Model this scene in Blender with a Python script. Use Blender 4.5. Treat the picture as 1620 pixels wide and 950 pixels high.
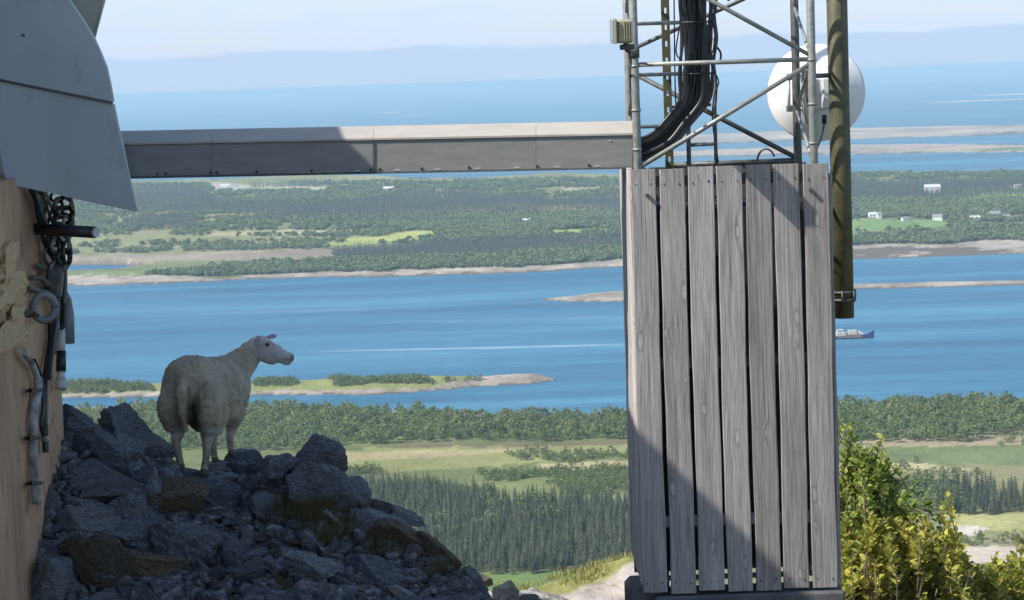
import bpy, bmesh, math, random
import numpy as np
from mathutils import Vector, Matrix, Euler, noise as mnoise

random.seed(7)
rng = np.random.default_rng(7)
for o in list(bpy.data.objects):
    bpy.data.objects.remove(o)
sc = bpy.context.scene
COL = sc.collection

# ------------------------------------------------------------------ camera
CAMZ = 300.0
FPX = 3654.0                                   # focal length in photograph pixels (1620 wide)
ROLL = math.radians(2.05)
PITCH = math.atan((475 - 128) / FPX)
cp, sp_ = math.cos(PITCH), math.sin(PITCH)
cr, sr = math.cos(ROLL), math.sin(ROLL)
FWD = Vector((0, cp, -sp_))
_R0, _U0 = Vector((1, 0, 0)), Vector((0, sp_, cp))
RGT = _R0 * cr - _U0 * sr
UPV = _R0 * sr + _U0 * cr
cam_d = bpy.data.cameras.new('camera')
cam_d.sensor_width = 36.0
cam_d.lens = 36.0 * FPX / 1620.0
cam_d.clip_start = 0.1
cam_d.clip_end = 400000.0
cam = bpy.data.objects.new('camera', cam_d)
COL.objects.link(cam)
cam.matrix_world = Matrix((
    (RGT.x, UPV.x, -FWD.x, 0), (RGT.y, UPV.y, -FWD.y, 0), (RGT.z, UPV.z, -FWD.z, CAMZ), (0, 0, 0, 1)))
sc.camera = cam

# ------------------------------------------------------------------ world, sun, exposure
SUN_D = Vector((1.0, 0.42, -1.05)).normalized()          # direction the light travels
sun_el = math.asin(-SUN_D.z)
sun_az = math.atan2(-SUN_D.x, -SUN_D.y)                   # clockwise from +Y
world = bpy.data.worlds.new('World')
sc.world = world
world.use_nodes = True
wt = world.node_tree
for n in list(wt.nodes):
    wt.nodes.remove(n)
W = wt.nodes.new
sky = W('ShaderNodeTexSky')
sky.sky_type = 'NISHITA'
sky.sun_disc = False
sky.sun_elevation = sun_el
sky.sun_rotation = sun_az
sky.altitude = 300
sky.air_density = 1.0
sky.dust_density = 1.3
sky.ozone_density = 1.5
wo = W('ShaderNodeOutputWorld'); bg = W('ShaderNodeBackground'); bg.inputs[1].default_value = 0.135
tc = W('ShaderNodeTexCoord'); sep = W('ShaderNodeSeparateXYZ')
wt.links.new(tc.outputs['Generated'], sep.inputs[0])
# pale cloud bank lying along the whole horizon, ragged top edge, and thin high veil
mp = W('ShaderNodeMapping'); mp.inputs['Scale'].default_value = (22, 22, 120)
wt.links.new(tc.outputs['Generated'], mp.inputs[0])
nz = W('ShaderNodeTexNoise'); nz.inputs['Scale'].default_value = 1.0; nz.inputs['Detail'].default_value = 5
wt.links.new(mp.outputs[0], nz.inputs['Vector'])
def wmath(op, a, b=None, clamp=False):
    n = W('ShaderNodeMath'); n.operation = op; n.use_clamp = clamp
    for i, v in enumerate((a, b)):
        if v is None: continue
        if isinstance(v, (int, float)): n.inputs[i].default_value = v
        else: wt.links.new(v, n.inputs[i])
    return n.outputs[0]
edge = wmath('ADD', wmath('MULTIPLY', wmath('SUBTRACT', nz.outputs[0], 0.5), 0.010), 0.0165)
bank = wmath('MULTIPLY', wmath('SUBTRACT', edge, sep.outputs[2]), 500.0, True)      # 1 inside the bank
bank = wmath('MULTIPLY', bank, 0.92)
mp2 = W('ShaderNodeMapping'); mp2.inputs['Scale'].default_value = (9, 9, 60)
wt.links.new(tc.outputs['Generated'], mp2.inputs[0])
nz2 = W('ShaderNodeTexNoise'); nz2.inputs['Scale'].default_value = 2.0; nz2.inputs['Detail'].default_value = 6
wt.links.new(mp2.outputs[0], nz2.inputs['Vector'])
lowsky = wmath('SUBTRACT', 1.0, wmath('MULTIPLY', wmath('ABSOLUTE', sep.outputs[2]), 7.0), True)
veil = wmath('MULTIPLY', lowsky, wmath('ADD', wmath('MULTIPLY', nz2.outputs[0], 0.9), 0.38), True)
mx1 = W('ShaderNodeMix'); mx1.data_type = 'RGBA'
wt.links.new(veil, mx1.inputs[0]); wt.links.new(sky.outputs[0], mx1.inputs[6]); mx1.inputs[7].default_value = (3.2, 4.05, 5.6, 1)
mx2 = W('ShaderNodeMix'); mx2.data_type = 'RGBA'
wt.links.new(bank, mx2.inputs[0]); wt.links.new(mx1.outputs[2], mx2.inputs[6]); mx2.inputs[7].default_value = (2.65, 3.48, 4.6, 1)
wt.links.new(mx2.outputs[2], bg.inputs[0]); wt.links.new(bg.outputs[0], wo.inputs[0])

sun_l = bpy.data.lights.new('sun', 'SUN')
sun_l.energy = 4.2
sun_l.angle = math.radians(0.53)
sun_l.color = (1.0, 0.95, 0.87)
sun = bpy.data.objects.new('sun', sun_l)
COL.objects.link(sun)
sun.rotation_euler = SUN_D.to_track_quat('-Z', 'Y').to_euler()
sun.location = (-20, -14, 330)

sc.view_settings.view_transform = 'Standard'
sc.view_settings.look = 'None'
sc.view_settings.exposure = 0.58
sc.view_settings.gamma = 1.0
sc.cycles.use_denoising = True
try: sc.cycles.denoiser = 'OPENIMAGEDENOISE'
except Exception: pass
sc.cycles.max_bounces = 6
sc.cycles.diffuse_bounces = 3
sc.cycles.glossy_bounces = 2
sc.cycles.volume_bounces = 1
sc.cycles.transparent_max_bounces = 8

# ------------------------------------------------------------------ projection helpers (plan the layout in metres)
def ray(px, py):
    return FWD + RGT * ((px - 810.0) / FPX) + UPV * ((475.0 - py) / FPX)
def P(px, py, D):
    """point at distance D (metres along y) seen at photograph pixel px, py"""
    r = ray(px, py)
    k = D / r.y
    return Vector((r.x * k, D, CAMZ + r.z * k))
def G(px, py, z=0.0):
    r = ray(px, py)
    k = (z - CAMZ) / r.z
    return Vector((r.x * k, r.y * k, z))
def to_px(x, y, z):
    v = np.stack([x, y, z - CAMZ], -1)
    f = v @ np.array(FWD); a = v @ np.array(RGT); b = v @ np.array(UPV)
    return 810 + FPX * a / f, 475 - FPX * b / f

# ------------------------------------------------------------------ objects, tags
def tag(o, label=None, cat=None, group=None, kind=None):
    if label: o['label'] = label
    if cat: o['category'] = cat
    if group: o['group'] = group
    if kind: o['kind'] = kind
    return o
def thing(name, loc, label, cat, group=None):
    o = bpy.data.objects.new(name, None)
    o.empty_display_size = 0.1
    COL.objects.link(o)
    o.location = loc
    return tag(o, label, cat, group)
def root_of(o):
    while o.parent: o = o.parent
    return o
def link_mesh(name, me, mat, parent=None):
    o = bpy.data.objects.new(name, me)
    COL.objects.link(o)
    if parent: o.parent = parent
    if mat:
        if me.materials: me.materials[0] = mat
        else: me.materials.append(mat)
    return o

class MB:
    """collects shapes (world coordinates), links them as one mesh object"""
    def __init__(s): s.bm = bmesh.new()
    def box(s, c, size, rot=None, bev=0.0):
        m = Matrix.Translation(Vector(c)) @ (rot.to_matrix().to_4x4() if rot else Matrix.Identity(4)) @ Matrix.Diagonal((*size, 1))
        r = bmesh.ops.create_cube(s.bm, size=1.0, matrix=m)
        if bev:
            es = list({e for v in r['verts'] for e in v.link_edges})
            bmesh.ops.bevel(s.bm, geom=es, offset=bev, segments=1, affect='EDGES')
        return s
    def tube(s, pts, rad, seg=10, cap=True):
        pts = [Vector(p) for p in pts]
        n = len(pts)
        rads = rad if isinstance(rad, (list, tuple)) else [rad] * n
        rings = []
        t0 = (pts[1] - pts[0]).normalized()
        up = Vector((0, 0, 1)) if abs(t0.z) < 0.9 else Vector((1, 0, 0))
        a = t0.cross(up).normalized()
        for i, p in enumerate(pts):
            t = (pts[min(i + 1, n - 1)] - pts[max(i - 1, 0)]).normalized()
            a = (a - t * a.dot(t)).normalized()
            b = t.cross(a)
            rings.append([s.bm.verts.new(p + (a * math.cos(2 * math.pi * k / seg) + b * math.sin(2 * math.pi * k / seg)) * rads[i]) for k in range(seg)])
        for i in range(n - 1):
            for k in range(seg):
                f = s.bm.faces.new((rings[i][k], rings[i][(k + 1) % seg], rings[i + 1][(k + 1) % seg], rings[i + 1][k]))
                f.smooth = True
        if cap:
            s.bm.faces.new(rings[0][::-1]); s.bm.faces.new(rings[-1])
        return s
    def prism(s, ring_a, ring_b):
        """two matching loops of points joined into a closed solid"""
        va = [s.bm.verts.new(Vector(p)) for p in ring_a]; vb = [s.bm.verts.new(Vector(p)) for p in ring_b]
        n = len(va)
        s.bm.faces.new(va[::-1]); s.bm.faces.new(vb)
        for i in range(n):
            s.bm.faces.new((va[i], va[(i + 1) % n], vb[(i + 1) % n], vb[i]))
        return s
    def ball(s, c, r, sub=2, rot=None):
        rr = r if isinstance(r, (tuple, list)) else (r, r, r)
        m = Matrix.Translation(Vector(c)) @ (rot.to_matrix().to_4x4() if rot else Matrix.Identity(4)) @ Matrix.Diagonal((*rr, 1))
        res = bmesh.ops.create_icosphere(s.bm, subdivisions=sub, radius=1.0, matrix=m)
        for v in res['verts']:
            for f in v.link_faces: f.smooth = True
        return s
    def build(s, name, mat, parent=None):
        bmesh.ops.recalc_face_normals(s.bm, faces=s.bm.faces)
        if parent:
            bmesh.ops.translate(s.bm, verts=s.bm.verts, vec=-root_of(parent).location)
        me = bpy.data.meshes.new(name)
        s.bm.to_mesh(me); s.bm.free()
        return link_mesh(name, me, mat, parent)

def smooth_path(pts, n=8):
    """Catmull-Rom through the points"""
    pts = [Vector(p) for p in pts]
    q = [pts[0] * 2 - pts[1]] + pts + [pts[-1] * 2 - pts[-2]]
    out = []
    for i in range(1, len(q) - 2):
        for k in range(n):
            t = k / n
            a, b, c, d = q[i - 1], q[i], q[i + 1], q[i + 2]
            out.append(0.5 * ((2 * b) + (c - a) * t + (2 * a - 5 * b + 4 * c - d) * t * t + (3 * b - a - 3 * c + d) * t ** 3))
    out.append(pts[-1])
    return out

# ------------------------------------------------------------------ materials
class NT:
    def __init__(s, name):
        s.m = bpy.data.materials.new(name); s.m.use_nodes = True
        s.t = s.m.node_tree
        s.b = s.t.nodes['Principled BSDF']; s.out = s.t.nodes['Material Output']
    def n(s, typ, **kw):
        x = s.t.nodes.new(typ)
        for k, v in kw.items(): setattr(x, k, v)
        return x
    def l(s, a, b): s.t.links.new(a, b)
    def coord(s, scale=(1, 1, 1), world=False, rand=0.0):
        m = s.n('ShaderNodeMapping')
        m.inputs['Scale'].default_value = scale
        if world:
            g = s.n('ShaderNodeNewGeometry'); v = g.outputs['Position']
        else:
            v = s.n('ShaderNodeTexCoord').outputs['Object']
        if rand:
            oi = s.n('ShaderNodeObjectInfo'); mm = s.n('ShaderNodeMath', operation='MULTIPLY'); mm.inputs[1].default_value = rand
            s.l(oi.outputs['Random'], mm.inputs[0])
            ad = s.n('ShaderNodeVectorMath', operation='ADD'); s.l(v, ad.inputs[0]); s.l(mm.outputs[0], ad.inputs[1]); v = ad.outputs[0]
        s.l(v, m.inputs[0])
        return m.outputs[0]
    def noise(s, vec, scale, detail=4, rough=0.55, dist=0.0):
        x = s.n('ShaderNodeTexNoise'); x.inputs['Scale'].default_value = scale; x.inputs['Detail'].default_value = detail
        x.inputs['Roughness'].default_value = rough; x.inputs['Distortion'].default_value = dist
        s.l(vec, x.inputs['Vector']); return x.outputs[0]
    def ramp(s, fac, stops):
        x = s.n('ShaderNodeValToRGB'); e = x.color_ramp.elements
        while len(e) < len(stops): e.new(0.5)
        for el, (p, c) in zip(e, stops):
            el.position = p; el.color = (*c, 1) if len(c) == 3 else c
        s.l(fac, x.inputs[0]); return x.outputs[0]
    def mix(s, fac, a, b, mode='MIX'):
        x = s.n('ShaderNodeMix'); x.data_type = 'RGBA'; x.blend_type = mode
        for i, v in ((0, fac), (6, a), (7, b)):
            if isinstance(v, (int, float)): x.inputs[i].default_value = v
            elif isinstance(v, tuple): x.inputs[i].default_value = (*v, 1)
            else: s.l(v, x.inputs[i])
        return x.outputs[2]
    def math(s, op, a, b, clamp=False):
        x = s.n('ShaderNodeMath', operation=op); x.use_clamp = clamp
        for i, v in enumerate((a, b)):
            if isinstance(v, (int, float)): x.inputs[i].default_value = v
            else: s.l(v, x.inputs[i])
        return x.outputs[0]
    def bump(s, h, strength=0.5, dist=0.01):
        x = s.n('ShaderNodeBump'); x.inputs['Strength'].default_value = strength; x.inputs['Distance'].default_value = dist
        s.l(h, x.inputs['Height']); s.l(x.outputs[0], s.b.inputs['Normal'])
    def base(s, c):
        if isinstance(c, tuple): s.b.inputs['Base Color'].default_value = (*c, 1)
        else: s.l(c, s.b.inputs['Base Color'])
    def set(s, rough=0.7, metal=0.0, spec=None):
        s.b.inputs['Roughness'].default_value = rough; s.b.inputs['Metallic'].default_value = metal
        if spec is not None: s.b.inputs['Specular IOR Level'].default_value = spec
        return s.m

def mottled(name, c1, c2, scale=12, rough=0.7, metal=0.0, bump=0.0, bd=0.005, spec=None, rand=3.0, c3=None, stretch=(1, 1, 1)):
    t = NT(name)
    v = t.coord(stretch, rand=rand)
    f = t.noise(v, scale, 6, 0.6)
    col = t.ramp(f, [(0.32, c1), (0.68, c2)])
    if c3:
        f2 = t.noise(v, scale * 3.1, 4, 0.6)
        col = t.mix(t.ramp(f2, [(0.60, (0, 0, 0)), (0.68, (1, 1, 1))]), col, c3)
    t.base(col)
    if bump:
        t.bump(t.noise(v, scale * 4, 6, 0.65), bump, bd)
    return t.set(rough, metal, spec)

def wood_mat(name, tone=1.0):
    t = NT(name)
    v = t.coord((1, 1, 1), rand=17.0)
    # knots: sparse cells, grain bends round them
    sx = t.n('ShaderNodeSeparateXYZ'); t.l(v, sx.inputs[0])
    wv = t.noise(v, 14.0, 3)
    mk = t.n('ShaderNodeCombineXYZ'); t.l(t.math('ADD', t.math('MULTIPLY', sx.outputs[0], 8.5), t.math('MULTIPLY', wv, 0.25)), mk.inputs[0]); t.l(t.math('MULTIPLY', sx.outputs[2], 3.0), mk.inputs[1])
    vo = t.n('ShaderNodeTexVoronoi'); vo.voronoi_dimensions = '2D'; vo.inputs['Scale'].default_value = 1.0; vo.inputs['Randomness'].default_value = 0.9
    t.l(mk.outputs[0], vo.inputs['Vector'])
    kd = vo.outputs['Distance']
    sv = t.n('ShaderNodeSeparateColor'); t.l(vo.outputs['Color'], sv.inputs[0])
    kd = t.math('ADD', kd, t.math('MULTIPLY', t.math('GREATER_THAN', sv.outputs[0], 0.42), 2.0))
    kd = t.math('MULTIPLY', kd, t.math('ADD', 0.75, t.math('MULTIPLY', sv.outputs[1], 1.3)))
    knot = t.ramp(kd, [(0.05, (1, 1, 1)), (0.10, (0, 0, 0))])
    halo = t.ramp(kd, [(0.06, (1, 1, 1)), (0.42, (0, 0, 0))])
    mg = t.n('ShaderNodeMapping'); mg.inputs['Scale'].default_value = (95, 95, 1.5); t.l(v, mg.inputs[0])
    bend = t.n('ShaderNodeVectorMath', operation='MULTIPLY'); t.l(halo, bend.inputs[0]); bend.inputs[1].default_value = (2.4, 0, 0)
    ad = t.n('ShaderNodeVectorMath', operation='ADD'); t.l(mg.outputs[0], ad.inputs[0]); t.l(bend.outputs[0], ad.inputs[1])
    g1 = t.noise(ad.outputs[0], 1.0, 5, 0.6, 0.7)
    mg2 = t.n('ShaderNodeMapping'); mg2.inputs['Scale'].default_value = (300, 300, 5); t.l(v, mg2.inputs[0])
    g2 = t.noise(mg2.outputs[0], 1.0, 3, 0.6)
    mg3 = t.n('ShaderNodeMapping'); mg3.inputs['Scale'].default_value = (9, 9, 0.9); t.l(v, mg3.inputs[0])
    g3 = t.noise(mg3.outputs[0], 1.0, 4, 0.6)
    k = tone
    c = t.ramp(g1, [(0.30, (0.15 * k, 0.135 * k, 0.125 * k)), (0.44, (0.31 * k, 0.288 * k, 0.272 * k)), (0.58, (0.40 * k, 0.376 * k, 0.358 * k)), (0.75, (0.55 * k, 0.525 * k, 0.505 * k))])
    c = t.mix(0.42, c, t.ramp(g2, [(0.36, (0.12 * k, 0.116 * k, 0.115 * k)), (0.64, (0.64 * k, 0.62 * k, 0.61 * k))]))
    c = t.mix(0.55, c, t.ramp(g3, [(0.32, (0.42, 0.395, 0.375)), (0.5, (0.78, 0.755, 0.74)), (0.68, (1.0, 1.0, 1.0))]), 'MULTIPLY')
    c = t.mix(t.math('MULTIPLY', knot, 0.32), c, (0.58 * k, 0.545 * k, 0.52 * k))
    ring = t.ramp(kd, [(0.085, (0, 0, 0)), (0.105, (1, 1, 1)), (0.15, (0, 0, 0))])
    c = t.mix(t.math('MULTIPLY', ring, 0.4), c, (0.10, 0.09, 0.085))
    oi = t.n('ShaderNodeObjectInfo')
    c = t.mix(1.0, c, t.ramp(oi.outputs['Random'], [(0.0, (0.80, 0.785, 0.77)), (0.5, (0.95, 0.94, 0.935)), (1.0, (1.08, 1.08, 1.08))]), 'MULTIPLY')
    t.base(c)
    t.bump(t.math('ADD', g1, t.math('MULTIPLY', g2, 0.5)), 0.35, 0.004)
    return t.set(0.82, 0, 0.25)

def rock_mat(name, dark, light, brown, lichen, sc_=1.0):
    t = NT(name)
    v = t.coord((1, 1, 1), rand=9.0)
    st = t.n('ShaderNodeMapping'); st.inputs['Scale'].default_value = (3, 3, 11); st.inputs['Rotation'].default_value = (0.2, 0.45, 0); t.l(v, st.inputs[0])
    f = t.noise(st.outputs[0], 2.2 * sc_, 9, 0.74, 0.9)
    c = t.ramp(f, [(0.36, dark), (0.53, tuple((a + b) / 2 for a, b in zip(dark, light))), (0.68, light)])
    f2 = t.noise(v, 3.3 * sc_, 5, 0.6)
    c = t.mix(t.ramp(f2, [(0.56, (0, 0, 0)), (0.74, (0.7, 0.7, 0.7))]), c, brown)
    f3 = t.noise(v, 17 * sc_, 6, 0.7)
    c = t.mix(t.ramp(f3, [(0.57, (0, 0, 0)), (0.62, (0.8, 0.8, 0.8))]), c, lichen)
    f5 = t.noise(st.outputs[0], 6.5 * sc_, 8, 0.75, 0.4)
    c = t.mix(0.75, c, t.ramp(f5, [(0.38, (0.42, 0.43, 0.46)), (0.50, (1.0, 1.0, 1.0)), (0.60, (1.75, 1.75, 1.75))]), 'MULTIPLY')
    oi = t.n('ShaderNodeObjectInfo')
    c = t.mix(1.0, c, t.ramp(oi.outputs['Random'], [(0.0, (0.62, 0.63, 0.66)), (0.5, (1, 1, 1)), (1.0, (1.5, 1.5, 1.48))]), 'MULTIPLY')
    t.base(c)
    f4 = t.noise(st.outputs[0], 7 * sc_, 9, 0.72)
    t.bump(f4, 1.0, 0.05)
    return t.set(0.85, 0, 0.3)

def leaf_mat(name, c1, c2, var=0.35, trans=0.25, scale=0.05):
    t = NT(name)
    oi = t.n('ShaderNodeObjectInfo')
    g = t.n('ShaderNodeNewGeometry')
    x = t.math('ADD', t.math('MULTIPLY', oi.outputs['Random'], 1 - var), t.math('MULTIPLY', g.outputs['Random Per Island'], var))
    t.base(t.ramp(x, [(0.1, c1), (0.9, c2)]))
    t.set(0.6, 0, 0.25)
    if trans:
        tr = t.n('ShaderNodeBsdfTranslucent'); mx = t.n('ShaderNodeMixShader'); mx.inputs[0].default_value = trans
        t.l(t.ramp(x, [(0.1, c1), (0.9, c2)]), tr.inputs[0])
        t.l(t.b.outputs[0], mx.inputs[1]); t.l(tr.outputs[0], mx.inputs[2]); t.l(mx.outputs[0], t.out.inputs[0])
    return t.m

M = {}
M['wood'] = wood_mat('weathered_wood', 1.0)
M['wood_side'] = wood_mat('bleached_wood_painted_sun', 1.45)  # paler copy of the wood, sun on the left side put into it
M['wood_dark'] = mottled('dark_inner_wood', (0.05, 0.05, 0.05), (0.10, 0.095, 0.09), 20, 0.85)
M['galv'] = mottled('galvanised_steel', (0.21, 0.22, 0.20), (0.35, 0.355, 0.325), 30, 0.5, 0.3, 0.15, 0.002)
M['galv_dark'] = mottled('dull_steel', (0.07, 0.075, 0.075), (0.14, 0.14, 0.13), 30, 0.55, 0.3)
M['olive'] = mottled('olive_painted_steel', (0.06, 0.058, 0.028), (0.115, 0.108, 0.052), 14, 0.6, 0.1, 0.1, 0.002, c3=(0.06, 0.055, 0.03))
M['duct'] = mottled('grey_painted_duct', (0.20, 0.198, 0.19), (0.26, 0.255, 0.24), 5, 0.6, 0.0, 0.08, 0.002, stretch=(1, 1, 5))
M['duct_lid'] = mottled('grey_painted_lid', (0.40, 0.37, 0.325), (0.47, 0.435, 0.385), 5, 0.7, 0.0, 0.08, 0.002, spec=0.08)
M['bolt'] = mottled('dark_bolt', (0.03, 0.03, 0.03), (0.06, 0.06, 0.06), 40, 0.5, 0.5)
M['bolt_bright'] = mottled('zinc_bolt', (0.5, 0.5, 0.5), (0.65, 0.65, 0.63), 40, 0.4, 0.5)
M['sheet'] = mottled('grey_metal_sheet', (0.34, 0.37, 0.42), (0.42, 0.45, 0.50), 3.5, 0.5, 0.1, 0.15, 0.006, c3=(0.34, 0.365, 0.405), stretch=(1, 1, 0.35))
M['beige_panel'] = mottled('beige_painted_panel', (0.36, 0.35, 0.26), (0.44, 0.42, 0.32), 5, 0.6)
M['black_cable'] = mottled('black_cable_sheath', (0.012, 0.012, 0.014), (0.03, 0.03, 0.034), 8, 0.38, 0, 0, spec=0.5)
M['grey_cable'] = mottled('grey_cable_sheath', (0.16, 0.16, 0.17), (0.26, 0.26, 0.27), 8, 0.45)
M['white'] = mottled('white_enamel', (0.78, 0.78, 0.77), (0.84, 0.84, 0.83), 6, 0.45)
M['white_grey'] = mottled('off_white_fitting', (0.50, 0.50, 0.50), (0.62, 0.62, 0.61), 10, 0.5)
M['flood'] = mottled('beige_floodlight_paint', (0.30, 0.28, 0.18), (0.38, 0.35, 0.23), 12, 0.5)
M['dark_glass'] = mottled('dark_lamp_glass', (0.03, 0.035, 0.04), (0.06, 0.065, 0.07), 6, 0.12, 0, spec=0.6)
M['pipe_white'] = mottled('peeling_white_wrap', (0.09, 0.08, 0.07), (0.55, 0.53, 0.49), 16, 0.8, bump=0.3, stretch=(1, 1, 0.5))
M['rust'] = mottled('rusty_steel', (0.06, 0.045, 0.035), (0.13, 0.08, 0.05), 25, 0.8)
M['plaster'] = mottled('salmon_plaster', (0.36, 0.215, 0.13), (0.60, 0.37, 0.22), 3.2, 0.9, bump=0.9, bd=0.02, c3=(0.26, 0.17, 0.115), stretch=(1, 1, 0.4))
M['plaster_grey'] = mottled('grey_concrete', (0.22, 0.20, 0.18), (0.32, 0.29, 0.26), 6, 0.9, bump=0.3, bd=0.01)
M['brickstone'] = mottled('rubble_stone_painted_sun', (0.55, 0.36, 0.19), (0.74, 0.53, 0.30), 9, 0.9, bump=0.6, bd=0.01, c3=(0.45, 0.29, 0.15))  # pale yellow carries the sunlight on the bare stones
M['concrete_dark'] = mottled('dark_concrete', (0.07, 0.07, 0.075), (0.12, 0.12, 0.12), 9, 0.9, bump=0.3, bd=0.008)
M['rock'] = rock_mat('dark_schist', (0.07, 0.08, 0.095), (0.46, 0.49, 0.53), (0.20, 0.155, 0.10), (0.62, 0.63, 0.62))
M['rock_brown'] = rock_mat('rusty_schist', (0.10, 0.085, 0.065), (0.36, 0.28, 0.19), (0.32, 0.20, 0.10), (0.48, 0.43, 0.34))
M['rock_pale'] = rock_mat('pale_schist', (0.13, 0.14, 0.15), (0.50, 0.51, 0.52), (0.26, 0.22, 0.17), (0.62, 0.62, 0.6))
M['rock_lit'] = rock_mat('pale_granite', (0.26, 0.23, 0.19), (0.45, 0.41, 0.36), (0.28, 0.25, 0.16), (0.52, 0.49, 0.43), 0.5)
M['soil'] = mottled('dark_soil', (0.025, 0.026, 0.026), (0.07, 0.068, 0.06), 9, 0.95, bump=0.8, bd=0.03)

# ------------------------------------------------------------------ sea
def make_sea():
    t = NT('sea_water')
    g = t.n('ShaderNodeNewGeometry')
    mp = t.n('ShaderNodeMapping'); mp.inputs['Scale'].default_value = (0.0006, 0.0048, 1); mp.inputs['Rotation'].default_value = (0, 0, 0.12); t.l(g.outputs['Position'], mp.inputs[0])
    f = t.noise(mp.outputs[0], 1.0, 7, 0.62, 0.5)
    mp2 = t.n('ShaderNodeMapping'); mp2.inputs['Scale'].default_value = (0.02, 0.085, 1); t.l(g.outputs['Position'], mp2.inputs[0])
    f2 = t.noise(mp2.outputs[0], 1.0, 5, 0.7)
    c = t.ramp(f, [(0.34, (0.014, 0.088, 0.165)), (0.50, (0.028, 0.130, 0.225)), (0.66, (0.060, 0.200, 0.300))])
    c = t.mix(0.7, c, t.ramp(f2, [(0.3, (0.55, 0.62, 0.68)), (0.7, (1.35, 1.3, 1.25))]), 'MULTIPLY')
    # long pale wake / current lines left by passing boats
    sx = t.n('ShaderNodeSeparateXYZ'); t.l(g.outputs['Position'], sx.inputs[0])
    def streak(p0, p1, w, gain):
        a, b = G(*p0), G(*p1)
        d = (b - a); L = d.length; d.normalize()
        nx, ny = -d.y, d.x
        s_ = t.math('SUBTRACT', t.math('ADD', t.math('MULTIPLY', sx.outputs[0], nx), t.math('MULTIPLY', sx.outputs[1], ny)), a.x * nx + a.y * ny)
        al = t.math('SUBTRACT', t.math('ADD', t.math('MULTIPLY', sx.outputs[0], d.x), t.math('MULTIPLY', sx.outputs[1], d.y)), a.x * d.x + a.y * d.y)
        wob = t.math('MULTIPLY', t.math('SUBTRACT', f2, 0.5), w * 2.2)
        q = t.math('SUBTRACT', 1.0, t.math('DIVIDE', t.math('ABSOLUTE', t.math('ADD', s_, wob), 0), w), True)
        e = t.math('MULTIPLY', t.math('DIVIDE', al, L * 0.25, True), t.math('DIVIDE', t.math('SUBTRACT', L, al), L * 0.15, True), True)
        return t.math('MULTIPLY', t.math('MULTIPLY', q, e), gain)
    for p0, p1, w, gain in (((480, 557), (1015, 545), 13, 0.85), ((180, 503), (760, 482), 26, 0.16), ((560, 512), (1000, 500), 20, 0.15), ((120, 470), (700, 462), 30, 0.12), ((1400, 535), (1640, 524), 12, -0.30), ((1350, 480), (1640, 466), 14, 0.10)):
        s_ = streak(p0, p1, w, abs(gain))
        c = t.mix(s_, c, (0.26, 0.42, 0.52) if gain > 0 else (0.016, 0.075, 0.14))
    t.base(c)
    t.b.inputs['IOR'].default_value = 1.33
    t.set(0.42, 0, 0.35)
    bm = bmesh.new()
    rings = [0, 800, 4000, 20000, 90000]; N = 96
    vs = [[bm.verts.new((0, 0, 0))]] + [[bm.verts.new((r * math.cos(2 * math.pi * k / N), r * math.sin(2 * math.pi * k / N), 0)) for k in range(N)] for r in rings[1:]]
    for k in range(N):
        bm.faces.new((vs[0][0], vs[1][k], vs[1][(k + 1) % N]))
        for i in range(1, len(vs) - 1):
            bm.faces.new((vs[i][k], vs[i + 1][k], vs[i + 1][(k + 1) % N], vs[i][(k + 1) % N]))
    me = bpy.data.meshes.new('sea'); bm.to_mesh(me); bm.free()
    o = link_mesh('sea', me, t.m); tag(o, kind='structure')
make_sea()

# ------------------------------------------------------------------ landforms
_tab = rng.random((64, 64))
def vnoise(x, y):
    xi = np.floor(x).astype(int); yi = np.floor(y).astype(int)
    fx = x - xi; fy = y - yi
    fx = fx * fx * (3 - 2 * fx); fy = fy * fy * (3 - 2 * fy)
    a = _tab[xi % 64, yi % 64]; b = _tab[(xi + 1) % 64, yi % 64]; c = _tab[xi % 64, (yi + 1) % 64]; d = _tab[(xi + 1) % 64, (yi + 1) % 64]
    return (a * (1 - fx) + b * fx) * (1 - fy) + (c * (1 - fx) + d * fx) * fy
def fbm(x, y, oct_=4):
    s = 0; a = 0.5; t = 0
    for _ in range(oct_):
        s = s + a * vnoise(x, y); t += a; a *= 0.5; x = x * 2.03 + 7.1; y = y * 2.03 + 3.7
    return s / t - 0.5
def shore(pts, z=0.0):
    """pixel polyline -> (u, distance) in plan"""
    q = [G(px, py, z) for px, py in pts]
    u = np.array([p.x / p.y for p in q]); d = np.array([p.y for p in q])
    i = np.argsort(u)
    return u[i], d[i]
LANDS = []
def land(front, back, hmax, slope, rough, umin=-1, umax=1, taper=0.0):
    LANDS.append((shore(front) if front else None, shore(back), hmax, slope, rough, umin, umax, taper))
# the coast below the hill
land(None, [(-200, 640), (100, 644), (300, 645), (480, 646), (650, 650), (800, 657), (950, 662), (1100, 652), (1330, 642), (1620, 638), (1900, 634)], 13, 0.10, 7)
# grassy islet in the sound
land([(-200, 640), (100, 630), (250, 628), (400, 627), (560, 624), (660, 620), (760, 611), (840, 607), (882, 602)],
     [(-200, 630), (100, 616), (250, 612), (400, 610), (520, 606), (650, 603), (760, 601), (810, 598), (850, 596), (882, 601)], 15.5, 0.33, 4.0, taper=1)
# low skerry reaching out from behind the screen
land([(855, 475), (900, 477.5), (980, 478), (1100, 474), (1350, 458), (1620, 452), (2000, 440)],
     [(855, 474), (880, 471), (920, 467), (980, 461), (1100, 459), (1350, 449), (1620, 443), (2000, 430)], 8, 0.12, 3.0, taper=1)
# the wide wooded island
land([(-200, 470), (100, 453), (230, 451), (400, 443), (520, 439), (640, 437), (800, 432), (980, 424), (1100, 418), (1350, 411), (1620, 402), (2000, 392)],
     [(-200, 292), (215, 290), (300, 289), (390, 287), (520, 286), (700, 285), (850, 281), (980, 279), (1350, 284), (1450, 281), (1620, 277), (2000, 270)], 30, 0.055, 26)
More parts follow.
